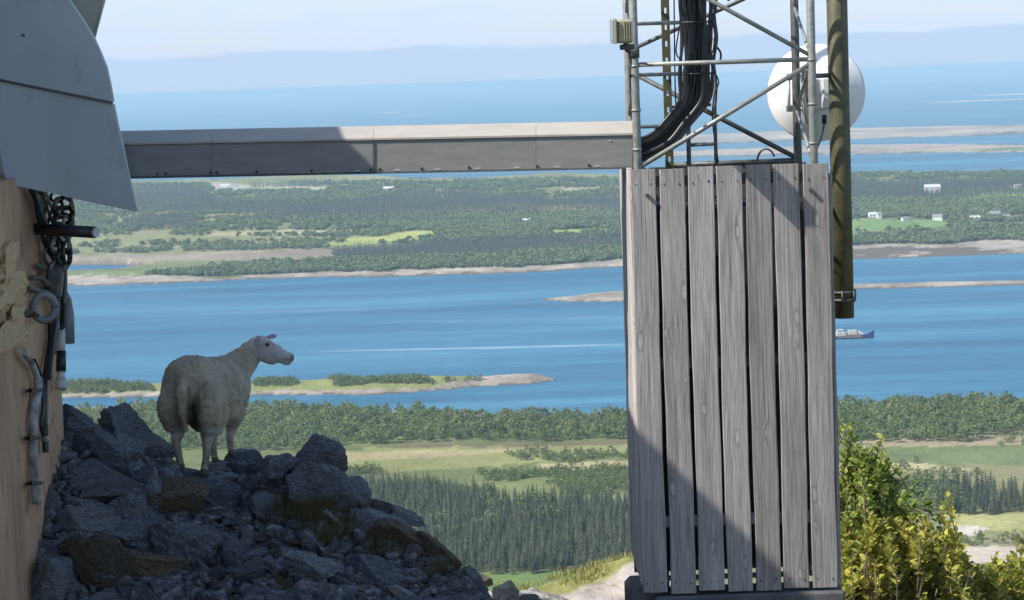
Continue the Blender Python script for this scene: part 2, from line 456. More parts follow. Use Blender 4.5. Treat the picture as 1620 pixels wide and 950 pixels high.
# two low islands further out
land([(1000, 250), (1130, 248), (1345, 245), (1620, 241), (2000, 232)], [(1000, 244), (1130, 236), (1345, 229), (1620, 228), (2000, 219)], 9, 0.02, 7, taper=1)
land([(1020, 229), (1130, 227), (1345, 221), (1620, 213), (2000, 205)], [(1020, 224), (1130, 212), (1345, 203), (1620, 197), (2000, 188)], 14, 0.02, 10, taper=1)
# inlet behind the left spit, and a lagoon near the far shore
def lens(pts_front, pts_back):
    return shore(pts_front), shore(pts_back)
LAKES = [lens([(40, 437), (120, 435), (190, 431), (240, 423)], [(40, 418), (120, 419), (200, 419), (240, 421)]),
         lens([(545, 300), (580, 306), (640, 305), (655, 300)], [(545, 298), (600, 296), (655, 298)]),
         lens([(310, 295), (345, 298), (380, 294)], [(310, 292), (345, 291), (380, 292)])]

def height(x, y):
    u = x / y
    h = np.full(x.shape, -8.0)
    wob = fbm(x / 60.0, y / 60.0, 4)
    for (fr, bk, hmax, slope, rough, umin, umax, taper) in LANDS:
        d1 = np.interp(u, bk[0], bk[1])
        d0 = np.interp(u, fr[0], fr[1]) if fr else np.full(x.shape, -1e4)
        amp = np.minimum(30.0 if hmax < 12 else 45.0, 0.30 * (d1 - d0) + 2) * (1 + (d1 > 7000))
        e = np.minimum(y - d0, (d1 - y)) + wob * amp
        if taper:
            ue = fr[0][0] if True else 0
            e = np.minimum(e, (u - ue) * d1 + wob * amp * 0.4) if fr[0][0] > -0.17 else np.minimum(e, (fr[0][-1] - u) * d1 + wob * amp * 0.4)
        hh = np.where(e > 0, hmax * (1 - np.exp(-np.maximum(e, 0) * slope / hmax)), np.maximum(e * slope * 1.5, -8))
        w = np.clip(e / (12 * hmax), 0, 1)
        hh = hh + np.where(e > 0, w * rough * 2.0 * fbm(x / 420.0 + 3, y / 420.0, 4) + np.clip(e / 20, 0, 1) * 2.2 * fbm(x / 35.0, y / 35.0, 3), 0)
        hh = np.where(e > 0, np.maximum(hh, 0.3), hh)
        h = np.maximum(h, hh)
    for fr, bk in LAKES:
        d0 = np.interp(u, fr[0], fr[1], left=1e9, right=1e9); d1 = np.interp(u, bk[0], bk[1], left=-1e9, right=-1e9)
        ins = (y > d0) & (y < d1)
        h = np.where(ins, -2.0, h)
    return h

def inpoly(px, py, poly):
    ins = np.zeros(px.shape, bool)
    n = len(poly)
    for i in range(n):
        x0, y0 = poly[i]; x1, y1 = poly[(i + 1) % n]
        c = ((y0 > py) != (y1 > py)) & (px < (x1 - x0) * (py - y0) / ((y1 - y0) if y1 != y0 else 1e-9) + x0)
        ins ^= c
    return ins

# ground cover by plan area (corner points given where they are seen from the hill, at ground level)
PAINT = [  # polygon, colour
    ([(515, 712), (700, 706), (1010, 704), (1010, 716), (830, 736), (640, 745), (515, 748)], (0.235, 0.245, 0.10)),
    ([(520, 716), (800, 709), (840, 715), (700, 722), (520, 730)], (0.36, 0.315, 0.17)),
    ([(840, 739), (1010, 727), (1010, 736), (880, 744)], (0.34, 0.30, 0.165)),
    ([(600, 702), (800, 700), (1010, 697), (1010, 704), (640, 708)], (0.15, 0.14, 0.075)),
    ([(690, 906), (1010, 903), (1010, 990), (690, 990)], (0.135, 0.19, 0.06)),
    ([(1400, 706), (1700, 712), (1700, 748), (1500, 738), (1400, 730)], (0.15, 0.185, 0.08)),
    ([(1330, 700), (1560, 688), (1700, 688), (1700, 712), (1400, 707)], (0.33, 0.28, 0.18)),
    ([(1385, 728), (1500, 738), (1560, 746), (1400, 746)], (0.38, 0.34, 0.19)),
    ([(1490, 815), (1560, 815), (1660, 832), (1660, 852), (1520, 842)], (0.30, 0.30, 0.13)),
    ([(1495, 833), (1570, 838), (1545, 850), (1495, 848)], (0.46, 0.42, 0.36)),
    ([(1510, 868), (1600, 862), (1625, 880), (1600, 893), (1515, 895)], (0.44, 0.39, 0.32)),
    # the wide island
    ([(-50, 395), (240, 400), (540, 390), (535, 408), (240, 414), (-50, 416)], (0.27, 0.225, 0.175)),
    ([(-50, 378), (240, 372), (540, 376), (540, 392), (240, 402), (-50, 398)], (0.21, 0.21, 0.10)),
    ([(330, 366), (560, 362), (560, 370), (330, 374)], (0.36, 0.32, 0.19)),
    ([(610, 374), (640, 366), (690, 364), (688, 374), (640, 382), (560, 388), (430, 390), (440, 384)], (0.33, 0.36, 0.12)),
    ([(870, 366), (950, 360), (952, 368), (880, 374)], (0.22, 0.30, 0.10)),
    ([(1340, 350), (1490, 347), (1500, 356), (1420, 366), (1340, 368)], (0.17, 0.26, 0.09)),
    ([(1525, 304), (1700, 296), (1700, 316), (1580, 320), (1525, 316)], (0.21, 0.29, 0.10)),
    ([(1540, 328), (1700, 322), (1700, 334), (1550, 336)], (0.22, 0.29, 0.11)),
    ([(215, 300), (350, 312), (350, 318), (215, 306)], (0.28, 0.26, 0.18)),
    ([(370, 326), (520, 330), (560, 340), (380, 340)], (0.20, 0.23, 0.10)),
    ([(330, 288), (400, 292), (520, 296), (520, 302), (340, 303)], (0.36, 0.33, 0.26)),
    ([(890, 296), (990, 292), (990, 300), (890, 303)], (0.34, 0.31, 0.22)),
]
def widen(poly):
    """areas that reach the edge of the view go on beyond it"""
    out = []
    for px, py in poly:
        nx = 2300 if px >= 1640 else (-550 if px <= 60 else px)
        out.append((nx, py - (nx - px) * 0.036))
    return out
# woods: polygon, kind, spacing in metres, share kept
WOODS = [
    ([(60, 650), (300, 652), (480, 653), (650, 657), (800, 664), (1010, 668), (1010, 698), (800, 700), (640, 702), (520, 712), (380, 716), (60, 705)], 'broad', 7.4, 0.9),
    ([(1310, 650), (1700, 645), (1700, 684), (1560, 690), (1480, 698), (1310, 704)], 'broad', 7.4, 0.9),
    ([(800, 716), (1010, 705), (1010, 727), (900, 734), (830, 730)], 'bush', 5.0, 0.7),
    ([(520, 746), (720, 752), (830, 744), (1010, 737), (1010, 782), (800, 790), (640, 770), (520, 764)], 'bush', 4.6, 0.75),
    ([(500, 772), (640, 776), (800, 795), (1010, 800), (1010, 905), (880, 907), (720, 906), (500, 906)], 'spruce', 5.4, 0.93),
    ([(500, 772), (640, 776), (800, 795), (1010, 800), (1010, 905), (880, 907), (720, 906), (500, 906)], 'broad', 7.5, 0.38),
    ([(1320, 772), (1520, 772), (1510, 815), (1420, 830), (1320, 840)], 'broad', 7.0, 0.85),
    ([(1440, 786), (1510, 778), (1700, 772), (1700, 812), (1560, 818), (1500, 816)], 'spruce', 5.8, 0.85),
    ([(1500, 850), (1640, 846), (1640, 866), (1520, 868)], 'bush', 6.0, 0.6),
    ([(1560, 896), (1640, 890), (1640, 940), (1480, 940), (1490, 905)], 'bush', 5.0, 0.7),
    ([(700, 906), (1010, 900), (1010, 912), (700, 914)], 'bush', 4.0, 0.5),
    ([(1395, 730), (1500, 748), (1620, 752), (1620, 772), (1330, 772), (1330, 740)], 'bush', 7.0, 0.45),
    ([(1330, 697), (1560, 692), (1640, 700), (1400, 712)], 'bush', 9.0, 0.35),
    # islet
    ([(60, 606), (150, 603), (250, 610), (250, 618), (60, 620)], 'bush', 3.6, 0.95),
    ([(400, 604), (460, 602), (460, 611), (400, 613)], 'bush', 3.4, 0.95),
    ([(525, 602), (690, 598), (690, 608), (525, 610)], 'bush', 3.4, 0.97),
    ([(700, 601), (760, 599), (760, 603), (700, 604)], 'bush', 4.5, 0.8),
    # wide island
    ([(528, 408), (528, 396), (700, 386), (1010, 374), (1010, 392), (760, 403), (620, 409)], 'fspruce', 6.5, 0.98),
    ([(225, 436), (300, 428), (400, 418), (530, 412), (700, 408), (1010, 395), (1010, 414), (800, 423), (700, 424), (640, 431), (520, 434), (380, 436)], 'fbroad', 6.5, 0.97),
    ([(1330, 376), (1700, 366), (1700, 388), (1500, 396), (1330, 398)], 'fbroad', 6.5, 0.97),
    ([(180, 366), (200, 348), (310, 342), (310, 364)], 'fspruce', 7.5, 0.97),
    ([(370, 352), (560, 320), (640, 308), (740, 303), (800, 309), (870, 318), (1010, 306), (1010, 334), (720, 342), (560, 352)], 'fspruce', 8.5, 0.94),
    ([(200, 296), (310, 296), (350, 322), (520, 326), (520, 342), (200, 334)], 'fspruce', 8.5, 0.9),
    ([(390, 290), (520, 290), (525, 296), (400, 298)], 'fspruce', 12, 0.85),
    ([(640, 300), (760, 290), (1010, 286), (1010, 296), (760, 302)], 'fbroad', 12, 0.8),
    ([(1330, 292), (1480, 284), (1700, 280), (1700, 296), (1480, 316), (1330, 316)], 'fspruce', 8.5, 0.93),
    ([(1330, 322), (1540, 318), (1700, 318), (1700, 344), (1330, 346)], 'fbroad', 7.5, 0.9),
    ([(540, 345), (1010, 336), (1010, 360), (870, 364), (700, 366), (560, 360)], 'fbroad', 7.5, 0.9),
    ([(690, 370), (870, 364), (870, 378), (700, 384)], 'fbroad', 7.5, 0.93),
    ([(930, 352), (1010, 346), (1010, 360), (930, 362)], 'fspruce', 10, 0.95),
    ([(640, 352), (690, 348), (700, 356), (640, 360)], 'fspruce', 10, 0.9),
    ([(-50, 340), (560, 345), (560, 366), (330, 362), (-50, 378)], 'fbroad', 9.5, 0.8),
    ([(-50, 378), (560, 380), (530, 394), (-50, 398)], 'fbroad', 9.5, 0.66),
    ([(1500, 346), (1700, 340), (1700, 364), (1500, 370)], 'fbroad', 9, 0.82),
    ([(-50, 292), (400, 290), (980, 283), (1700, 280), (1700, 396), (1000, 416), (540, 384), (230, 384), (-50, 384)], 'fbroad', 10.5, 0.74),
]

PAINT = [(widen(p_), c_) for p_, c_ in PAINT]
WOODS = [(widen(w_[0]), *w_[1:]) for w_ in WOODS]
def ground_colour(x, y, h):
    px, py = to_px(x, y, np.maximum(h, 0))
    n1 = fbm(x / 90.0, y / 90.0, 4); n2 = fbm(x / 24.0 + 9, y / 24.0, 3); n3 = fbm(x / 300.0 + 5, y / 300.0, 3)
    near = y < 3000
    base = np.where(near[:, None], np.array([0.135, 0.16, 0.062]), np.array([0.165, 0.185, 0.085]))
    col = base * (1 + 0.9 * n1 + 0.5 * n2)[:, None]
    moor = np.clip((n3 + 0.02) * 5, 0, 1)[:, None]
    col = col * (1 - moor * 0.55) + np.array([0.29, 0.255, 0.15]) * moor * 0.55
    wx = px + 14 * n2 + 10 * n1; wy = py + (9 * n2 + 6 * n1) * np.where(near, 1.0, 0.5)
    for poly, c in PAINT:
        m = inpoly(wx, wy, poly)
        col[m] = np.array(c) * (1 + 0.45 * n1[m] + 0.4 * n2[m])[:, None]
    # islet and skerries: grass on top, bare rock at the rim
    isl = (y > 2120) & (y < 3600)
    col[isl] = np.array([0.21, 0.23, 0.085]) * (1 + 0.7 * n1[isl] + 0.4 * n2[isl])[:, None]
    sk = (y > 2800) & (y < 3500)
    col[sk] = np.array([0.36, 0.31, 0.26]) * (1 + 0.9 * n1[sk] + 0.6 * n2[sk])[:, None]
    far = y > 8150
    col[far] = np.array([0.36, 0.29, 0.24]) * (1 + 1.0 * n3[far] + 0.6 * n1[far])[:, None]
    # bare shore rock, dark tidal band at the waterline
    rim = np.where(near, 3.0, np.where(y < 5200, 5.5, 2.5)) * (1 + 1.6 * n2 + 1.2 * n1)
    rim = np.where((y > 2120) & (y < 2800), 3.6 + 5 * n2 + 8.0 * np.clip((px - 690) / 150, 0, 1) * (px < 900), rim)
    r = (h < rim) & (y > 1900)
    col[r] = np.array([0.30, 0.262, 0.222]) * (1 + 1.1 * n2[r] + 0.6 * n1[r])[:, None]
    td = (h < 0.9) & (y > 1900)
    col[td] = np.array([0.13, 0.105, 0.085])
    return np.clip(col, 0.02, 0.6)

def make_land():
    us = np.concatenate([np.linspace(-0.55, -0.26, 90, endpoint=False), np.linspace(-0.26, 0.26, 430), np.linspace(0.26, 0.55, 90)[1:]])
    a = np.concatenate([np.linspace(1 / 950., 1 / 2200., 260, endpoint=False), np.linspace(1 / 2200., 1 / 8600., 330, endpoint=False), np.linspace(1 / 8600., 1 / 15000., 60)])
    ds = 1 / a
    U, Dg = np.meshgrid(us, ds)
    x = (U * Dg).ravel(); y = Dg.ravel()
    h = height(x, y)
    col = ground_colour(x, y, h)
    nr, nc = U.shape
    keep_h = h.reshape(nr, nc)
    idx = np.arange(nr * nc).reshape(nr, nc)
    q = np.stack([idx[:-1, :-1], idx[:-1, 1:], idx[1:, 1:], idx[1:, :-1]], -1).reshape(-1, 4)
    hm = np.maximum.reduce([keep_h[:-1, :-1], keep_h[:-1, 1:], keep_h[1:, 1:], keep_h[1:, :-1]]).ravel()
    q = q[hm > -3.0]                               # leave out deep sea bed
    used = np.unique(q); remap = np.full(nr * nc, -1); remap[used] = np.arange(len(used))
    q = remap[q]
    me = bpy.data.meshes.new('land')
    v = np.stack([x[used], y[used], h[used]], -1)
    me.vertices.add(len(v)); me.vertices.foreach_set('co', v.ravel())
    me.loops.add(q.size); me.loops.foreach_set('vertex_index', q.ravel())
    me.polygons.add(len(q)); me.polygons.foreach_set('loop_start', np.arange(0, q.size, 4)); me.polygons.foreach_set('loop_total', np.full(len(q), 4))
    me.polygons.foreach_set('use_smooth', np.ones(len(q), bool))
    at = me.attributes.new('cover', 'FLOAT_COLOR', 'POINT')
    at.data.foreach_set('color', np.concatenate([col[used], np.ones((len(used), 1))], 1).ravel())
    me.update(); me.validate()
    t = NT('open_ground')
    an = t.n('ShaderNodeAttribute'); an.attribute_name = 'cover'
    v_ = t.coord((1, 1, 1), world=True)
    f = t.noise(v_, 0.22, 6, 0.7)
    t.base(t.mix(0.8, an.outputs['Color'], t.ramp(f, [(0.3, (0.6, 0.62, 0.6)), (0.7, (1.35, 1.3, 1.25))]), 'MULTIPLY'))
    t.bump(f, 0.6, 1.2)
    t.set(0.95, 0, 0.1)
    o = link_mesh('coastal_land', me, t.m); tag(o, kind='structure')
make_land()

# pale sandbanks and surf-washed skerries far out at sea
def skerry(px0, px1, py, D_scale=1.0, thick=90):
    a, b = G(px0, py), G(px1, py - (px1 - px0) * 0.036)
    mb = MB()
    n = 24
    top, bot = [], []
    bm = mb.bm
    rows = []
    for i in range(n + 1):
        t_ = i / n
        p = a.lerp(b, t_)
        w = thick * (0.25 + math.sin(math.pi * t_)) * (0.5 + random.random())
        hgt = 1.5 + 5.0 * math.sin(math.pi * t_) * random.random()
        rows.append([bm.verts.new(p + Vector((0, -w, -1))), bm.verts.new(p + Vector((0, -w * 0.4, hgt * 0.7))), bm.verts.new(p + Vector((0, w * 0.3, hgt))), bm.verts.new(p + Vector((0, w, -1)))])
    for r0, r1 in zip(rows, rows[1:]):
        for k in range(3): bm.faces.new((r0[k], r0[k + 1], r1[k + 1], r1[k]))
    return mb
M['sand'] = mottled('pale_skerry_rock', (0.50, 0.47, 0.43), (0.72, 0.70, 0.66), 0.004, 0.9)
for i, (x0, x1, y_, th) in enumerate([(1462, 1640, 163, 110), (1540, 1700, 152, 150), (640, 672, 184, 160), (700, 760, 151, 900), (1380, 1560, 132, 700), (590, 640, 180, 120)]):
    o = skerry(x0, x1, y_, thick=th).build('skerry', M['sand'])
    tag(o, kind='structure')

# ------------------------------------------------------------------ tree shapes
def tri_mesh(name, verts, faces, mats, fmat=None):
    me = bpy.data.meshes.new(name)
    me.from_pydata(verts, [], faces)
    for m in mats: me.materials.append(m)
    if fmat: me.polygons.foreach_set('material_index', fmat)
    me.update()
    return me
M['spruce'] = leaf_mat('spruce_needles', (0.018, 0.032, 0.018), (0.085, 0.095, 0.046), 0.3, 0.1)
M['broad'] = leaf_mat('birch_leaves', (0.10, 0.145, 0.05), (0.25, 0.285, 0.105), 0.35, 0.3)
M['far_spruce'] = leaf_mat('far_spruce_needles', (0.018, 0.028, 0.024), (0.05, 0.062, 0.04), 0.45, 0.0)
M['far_broad'] = leaf_mat('far_broadleaf', (0.11, 0.155, 0.075), (0.23, 0.27, 0.125), 0.35, 0.25)
M['bushleaf'] = leaf_mat('bush_leaves', (0.10, 0.145, 0.045), (0.20, 0.235, 0.085), 0.5, 0.25)
M['bark'] = mottled('grey_bark', (0.12, 0.10, 0.09), (0.30, 0.28, 0.25), 3, 0.9)
M['birch_bark'] = mottled('pale_birch_bark', (0.28, 0.26, 0.24), (0.50, 0.48, 0.44), 3, 0.9)

def spruce_crown(rs, H=13.0, tiers=11, R=1.75, n=9):
    V, F = [], []
    for k in range(tiers):
        t_ = k / (tiers - 1)
        z0 = H * (0.09 + 0.86 * t_)
        r = R * (1 - t_) ** 0.85 + 0.10
        hh = H * 0.13 * (1 - 0.4 * t_)
        c = len(V)
        V.append((rs.uniform(-.05, .05), rs.uniform(-.05, .05), z0 + hh))
        off = rs.uniform(0, 6.28)
        m = n if t_ < 0.75 else 6
        for j in range(m):
            a = off + 2 * math.pi * j / m
            rr = r * rs.uniform(0.6, 1.2)
            V.append((rr * math.cos(a), rr * math.sin(a), z0 - hh * rs.uniform(0.05, 0.5)))
            a2 = a + math.pi / m
            V.append((rr * 0.42 * math.cos(a2), rr * 0.42 * math.sin(a2), z0 + hh * 0.32))
        for j in range(m):
            p, q, w = c + 1 + 2 * j, c + 2 + 2 * j, c + 1 + 2 * ((j + 1) % m)
            qm = c + 2 + 2 * ((j - 1) % m)
            F += [(c, qm, p), (c, p, q)]
    return V, F
def leaf_crown(rs, H, R, nclump, per, leaf, z_lo=0.28, squash=1.0):
    """many small leafy faces gathered in clumps through the crown"""
    V, F = [], []
    for _ in range(nclump):
        while True:
            d = Vector((rs.uniform(-1, 1), rs.uniform(-1, 1), rs.uniform(-1, 1)))
            if 0.25 < d.length < 1: break
        c = Vector((d.x * R, d.y * R, H * (z_lo + (1 - z_lo) * 0.5) + d.z * H * (1 - z_lo) * 0.47))
        cr_ = R * rs.uniform(0.25, 0.46)
        for _ in range(per):
            nrm = Vector((rs.gauss(0, 1), rs.gauss(0, 1), rs.gauss(0.35, 1))).normalized()
            p = c + Vector((nrm.x * cr_, nrm.y * cr_, nrm.z * cr_ * 0.8)) * rs.uniform(0.6, 1.1)
            nn = (nrm + Vector((rs.gauss(0, .5), rs.gauss(0, .5), rs.gauss(0, .5)))).normalized()
            t1 = nn.orthogonal().normalized(); t2 = nn.cross(t1)
            s_ = leaf * rs.uniform(0.6, 1.3)
            k = len(V)
            V += [p - t1 * s_, p + t2 * s_ * 0.8 + nn * s_ * 0.2, p + t1 * s_, p - t2 * s_ * 0.8 + nn * s_ * 0.2]
            F += [(k, k + 1, k + 2), (k, k + 2, k + 3)]
    return [tuple(v) for v in V], F
def trunk_shape(H, r, limbs, rs, crownR):
    mb = MB()
    mb.tube([(0, 0, -0.6), (rs.uniform(-.1, .1), rs.uniform(-.1, .1), H * 0.4), (rs.uniform(-.2, .2), rs.uniform(-.2, .2), H * 0.85)], [r, r * 0.7, r * 0.2], 5, False)
    for _ in range(limbs):
        a = rs.uniform(0, 6.28); z = H * rs.uniform(0.28, 0.55)
        mb.tube([(0, 0, z), (crownR * 0.6 * math.cos(a), crownR * 0.6 * math.sin(a), z + H * 0.22)], [r * 0.5, r * 0.15], 4, False)
    return mb
PROTO = {}
for kind, nvar in (('spruce', 5), ('broad', 5), ('bush', 4), ('fspruce', 3), ('fbroad', 3)):
    lst = []
    for i in range(nvar):
        rs = random.Random(hash((kind == 'spruce', i)) % 1000 + i * 17 + len(kind))
        if kind == 'spruce':
            H = rs.uniform(12, 18)
            cm = tri_mesh('spruce_crown', *spruce_crown(rs, H, 9, rs.uniform(2.8, 3.9)), [M['spruce']])
            tb = MB(); tb.tube([(0, 0, -0.8), (0, 0, H * 0.93)], [0.16, 0.03], 5, False)
        elif kind == 'broad':
            H = rs.uniform(7.5, 12.5); R = rs.uniform(3.0, 4.6)
            cm = tri_mesh('birch_crown', *leaf_crown(rs, H, R, 18, 15, 0.58, 0.18), [M['broad']])
            tb = trunk_shape(H, 0.13, 3, rs, R)
        elif kind == 'bush':
            H = rs.uniform(3.0, 5.5); R = rs.uniform(2.0, 3.2)
            cm = tri_mesh('bush_crown', *leaf_crown(rs, H, R, 12, 12, 0.42, 0.05), [M['bushleaf']])
            tb = trunk_shape(H, 0.07, 3, rs, R)
        elif kind == 'fspruce':
            H = rs.uniform(14, 19)
            cm = tri_mesh('far_spruce', *spruce_crown(rs, H, 4, 3.6, 6), [M['far_spruce']]); tb = None
        else:
            H = rs.uniform(8, 13)
            cm = tri_mesh('far_birch', *leaf_crown(rs, H * 0.85, 5.4, 12, 9, 1.35, 0.0), [M['far_broad']]); tb = None
        tm = None
        if tb:
            bmesh.ops.recalc_face_normals(tb.bm, faces=tb.bm.faces)
            tm = bpy.data.meshes.new('trunk'); tb.bm.to_mesh(tm); tb.bm.free(); tm.materials.append(M['birch_bark' if kind == 'broad' else 'bark'])
        lst.append((cm, tm, H))
    PROTO[kind] = lst

def scatter(poly, spacing, keep):
    """jittered grid of plan positions inside a plan polygon"""
    q = [G(px, py, z) for px, py in poly for z in (0.0, 35.0)]
    xs = [p.x for p in q]; ys = [p.y for p in q]
    gx, gy = np.meshgrid(np.arange(min(xs), max(xs), spacing), np.arange(min(ys), max(ys), spacing))
    gx = gx.ravel() + rng.uniform(-.48, .48, gx.size) * spacing; gy = gy.ravel() + rng.uniform(-.48, .48, gy.size) * spacing
    m = (rng.random(gx.size) < keep) & (np.abs(gx / gy) < 0.42)
    if keep < 0.9:
        m &= fbm(gx / 55.0 + 11, gy / 55.0, 3) > (0.62 - keep) * 0.5
    gx, gy = gx[m], gy[m]
    h = height(gx, gy)
    # corner points are given as seen from the hill: compare at the true ground height, with ragged edges
    px, py = to_px(gx, gy, h)
    sc_ = np.minimum(2600.0 / gy, 1.6)
    m = inpoly(px + 26 * sc_ * fbm(gx / 40.0, gy / 40.0, 3), py + 9 * sc_ * sc_ * fbm(gx / 45.0 + 5, gy / 45.0, 3), poly)
    gx, gy, h = gx[m], gy[m], h[m]
    ok = h > (2.5 if (gy.size and gy.max() < 3000) else 4.0)
    if spacing == 10.5:
        px, py = to_px(gx, gy, h)
        for pl2 in [q_[0] for q_ in PAINT] + [q_[0] for q_ in WOODS if q_[1] == 'fspruce']: ok &= ~inpoly(px + 8 * fbm(gx / 90.0, gy / 90.0, 3), py, pl2)
    return gx[ok], gy[ok], h[ok]

def scatter_object(name, kind, pts, sizes, label, tints=None):
    """one object that spreads tree shapes over the given positions"""
    vcol = bpy.data.collections.new('shapes_' + kind + name)
    for cm, tm, H in PROTO[kind]:
        if tm:
            # crown and trunk as one shape
            bm = bmesh.new(); bm.from_mesh(cm); nfc = len(bm.faces); bm.from_mesh(tm)
            me = bpy.data.meshes.new(kind + '_shape')
            bm.faces.ensure_lookup_table()
            for f in bm.faces[nfc:]: f.material_index = 1
            bm.to_mesh(me); bm.free()
            me.materials.append(cm.materials[0]); me.materials.append(tm.materials[0])
        else: me = cm
        vcol.objects.link(bpy.data.objects.new(kind + '_shape', me))
    n = len(pts)
    me = bpy.data.meshes.new(name)
    me.vertices.add(n); me.vertices.foreach_set('co', np.asarray(pts, float).ravel())
    a = me.attributes.new('size', 'FLOAT', 'POINT'); a.data.foreach_set('value', np.asarray(sizes, float))
    a = me.attributes.new('turn', 'FLOAT', 'POINT'); a.data.foreach_set('value', rng.uniform(0, 6.28, n))
    a = me.attributes.new('pick', 'INT', 'POINT'); a.data.foreach_set('value', rng.integers(0, len(PROTO[kind]), n))
    o = bpy.data.objects.new(name, me); COL.objects.link(o)
    ng = bpy.data.node_groups.new(name + '_spread', 'GeometryNodeTree')
    ng.interface.new_socket('Geometry', in_out='INPUT', socket_type='NodeSocketGeometry')
    ng.interface.new_socket('Geometry', in_out='OUTPUT', socket_type='NodeSocketGeometry')
    N = ng.nodes.new; L = ng.links.new
    gi, go = N('NodeGroupInput'), N('NodeGroupOutput')
    ip = N('GeometryNodeInstanceOnPoints'); ci = N('GeometryNodeCollectionInfo')
    ci.inputs['Collection'].default_value = vcol; ci.inputs['Separate Children'].default_value = True; ci.inputs['Reset Children'].default_value = True
    def at(nm, ty):
        x = N('GeometryNodeInputNamedAttribute'); x.data_type = ty; x.inputs['Name'].default_value = nm
        return x.outputs['Attribute']
    cx = N('ShaderNodeCombineXYZ'); L(at('turn', 'FLOAT'), cx.inputs['Z'])
    L(gi.outputs[0], ip.inputs['Points']); L(ci.outputs[0], ip.inputs['Instance'])
    ip.inputs['Pick Instance'].default_value = True
    L(at('pick', 'INT'), ip.inputs['Instance Index']); L(cx.outputs[0], ip.inputs['Rotation']); L(at('size', 'FLOAT'), ip.inputs['Scale'])
    L(ip.outputs[0], go.inputs[0])
    md = o.modifiers.new('spread', 'NODES'); md.node_group = ng
    tag(o, label, None, None, 'stuff')
    return o

POINTS = {k: [] for k in PROTO}
for poly, kind, spc, keep in WOODS:
    gx, gy, h = scatter(poly, spc, keep)
    POINTS[kind].append(np.stack([gx, gy, h], -1))
POINTS = {k: np.concatenate(v) for k, v in POINTS.items()}

def in_view(p):
    px, py = to_px(p[:, 0], p[:, 1], p[:, 2] + 4)
    vis = (px > 105) & (px < 1615) & (py < 940)
    vis &= ~((px > 985) & (px < 1330))
    vis &= ~((px < 860) & (py > np.interp(px, [95, 260, 370, 520, 650, 740, 860], [650, 690, 712, 705, 822, 905, 960])))
    vis &= ~((px > 1330) & (px < 1510) & (py > 800))
    return vis
def individuals(kind, limit, name, label, cat, group, spots_label):
    p = POINTS[kind]
    vis = in_view(p) & (p[:, 1] < 2250)
    order = np.where(vis)[0]
    order = order[np.argsort(p[order, 1])][:limit]
    rest = np.ones(len(p), bool); rest[order] = False
    protos = []
    for cm, tm, H in PROTO[kind]:
        protos.append((cm, tm))
    for j in order:
        cm, tm = protos[rng.integers(0, len(protos))]
        r = bpy.data.objects.new(name, None); COL.objects.link(r)
        r.location = p[j]; r.rotation_euler = (0, 0, rng.uniform(0, 6.28)); s_ = rng.uniform(0.6, 1.3); r.scale = (s_, s_, s_)
        tag(r, label, cat, group)
        c = bpy.data.objects.new('crown', cm); COL.objects.link(c); c.parent = r
        c = bpy.data.objects.new('trunk', tm); COL.objects.link(c); c.parent = r
    return p[rest]
rest = individuals('spruce', 290, 'spruce_tree', 'dark pointed spruce in the dense conifer plantation below the crag', 'spruce', 'spruces along the near side of the plantation', None)
scatter_object('spruce_plantation', 'spruce', rest, rng.uniform(0.55, 1.3, len(rest)), 'dense dark spruce plantation filling the slope below the crag')
rest = individuals('broad', 200, 'birch_tree', 'rounded light green birch in the coastal wood on the near shore', 'birch', 'birches along the near edge of the coastal wood', None)
scatter_object('birch_wood', 'broad', rest, rng.uniform(0.5, 1.35, len(rest)), 'light green birch wood along the shore of the sound')
scatter_object('bushes', 'bush', POINTS['bush'], rng.uniform(0.6, 1.3, len(POINTS['bush'])), 'pale green scrub along the meadows and field edges')
scatter_object('far_conifer_forest', 'fspruce', POINTS['fspruce'], rng.uniform(0.7, 1.2, len(POINTS['fspruce'])), 'dark conifer blocks on the wide island across the sound')
scatter_object('far_broadleaf_wood', 'fbroad', POINTS['fbroad'], rng.uniform(0.6, 1.2, len(POINTS['fbroad'])), 'green broadleaf woods on the wide island across the sound')

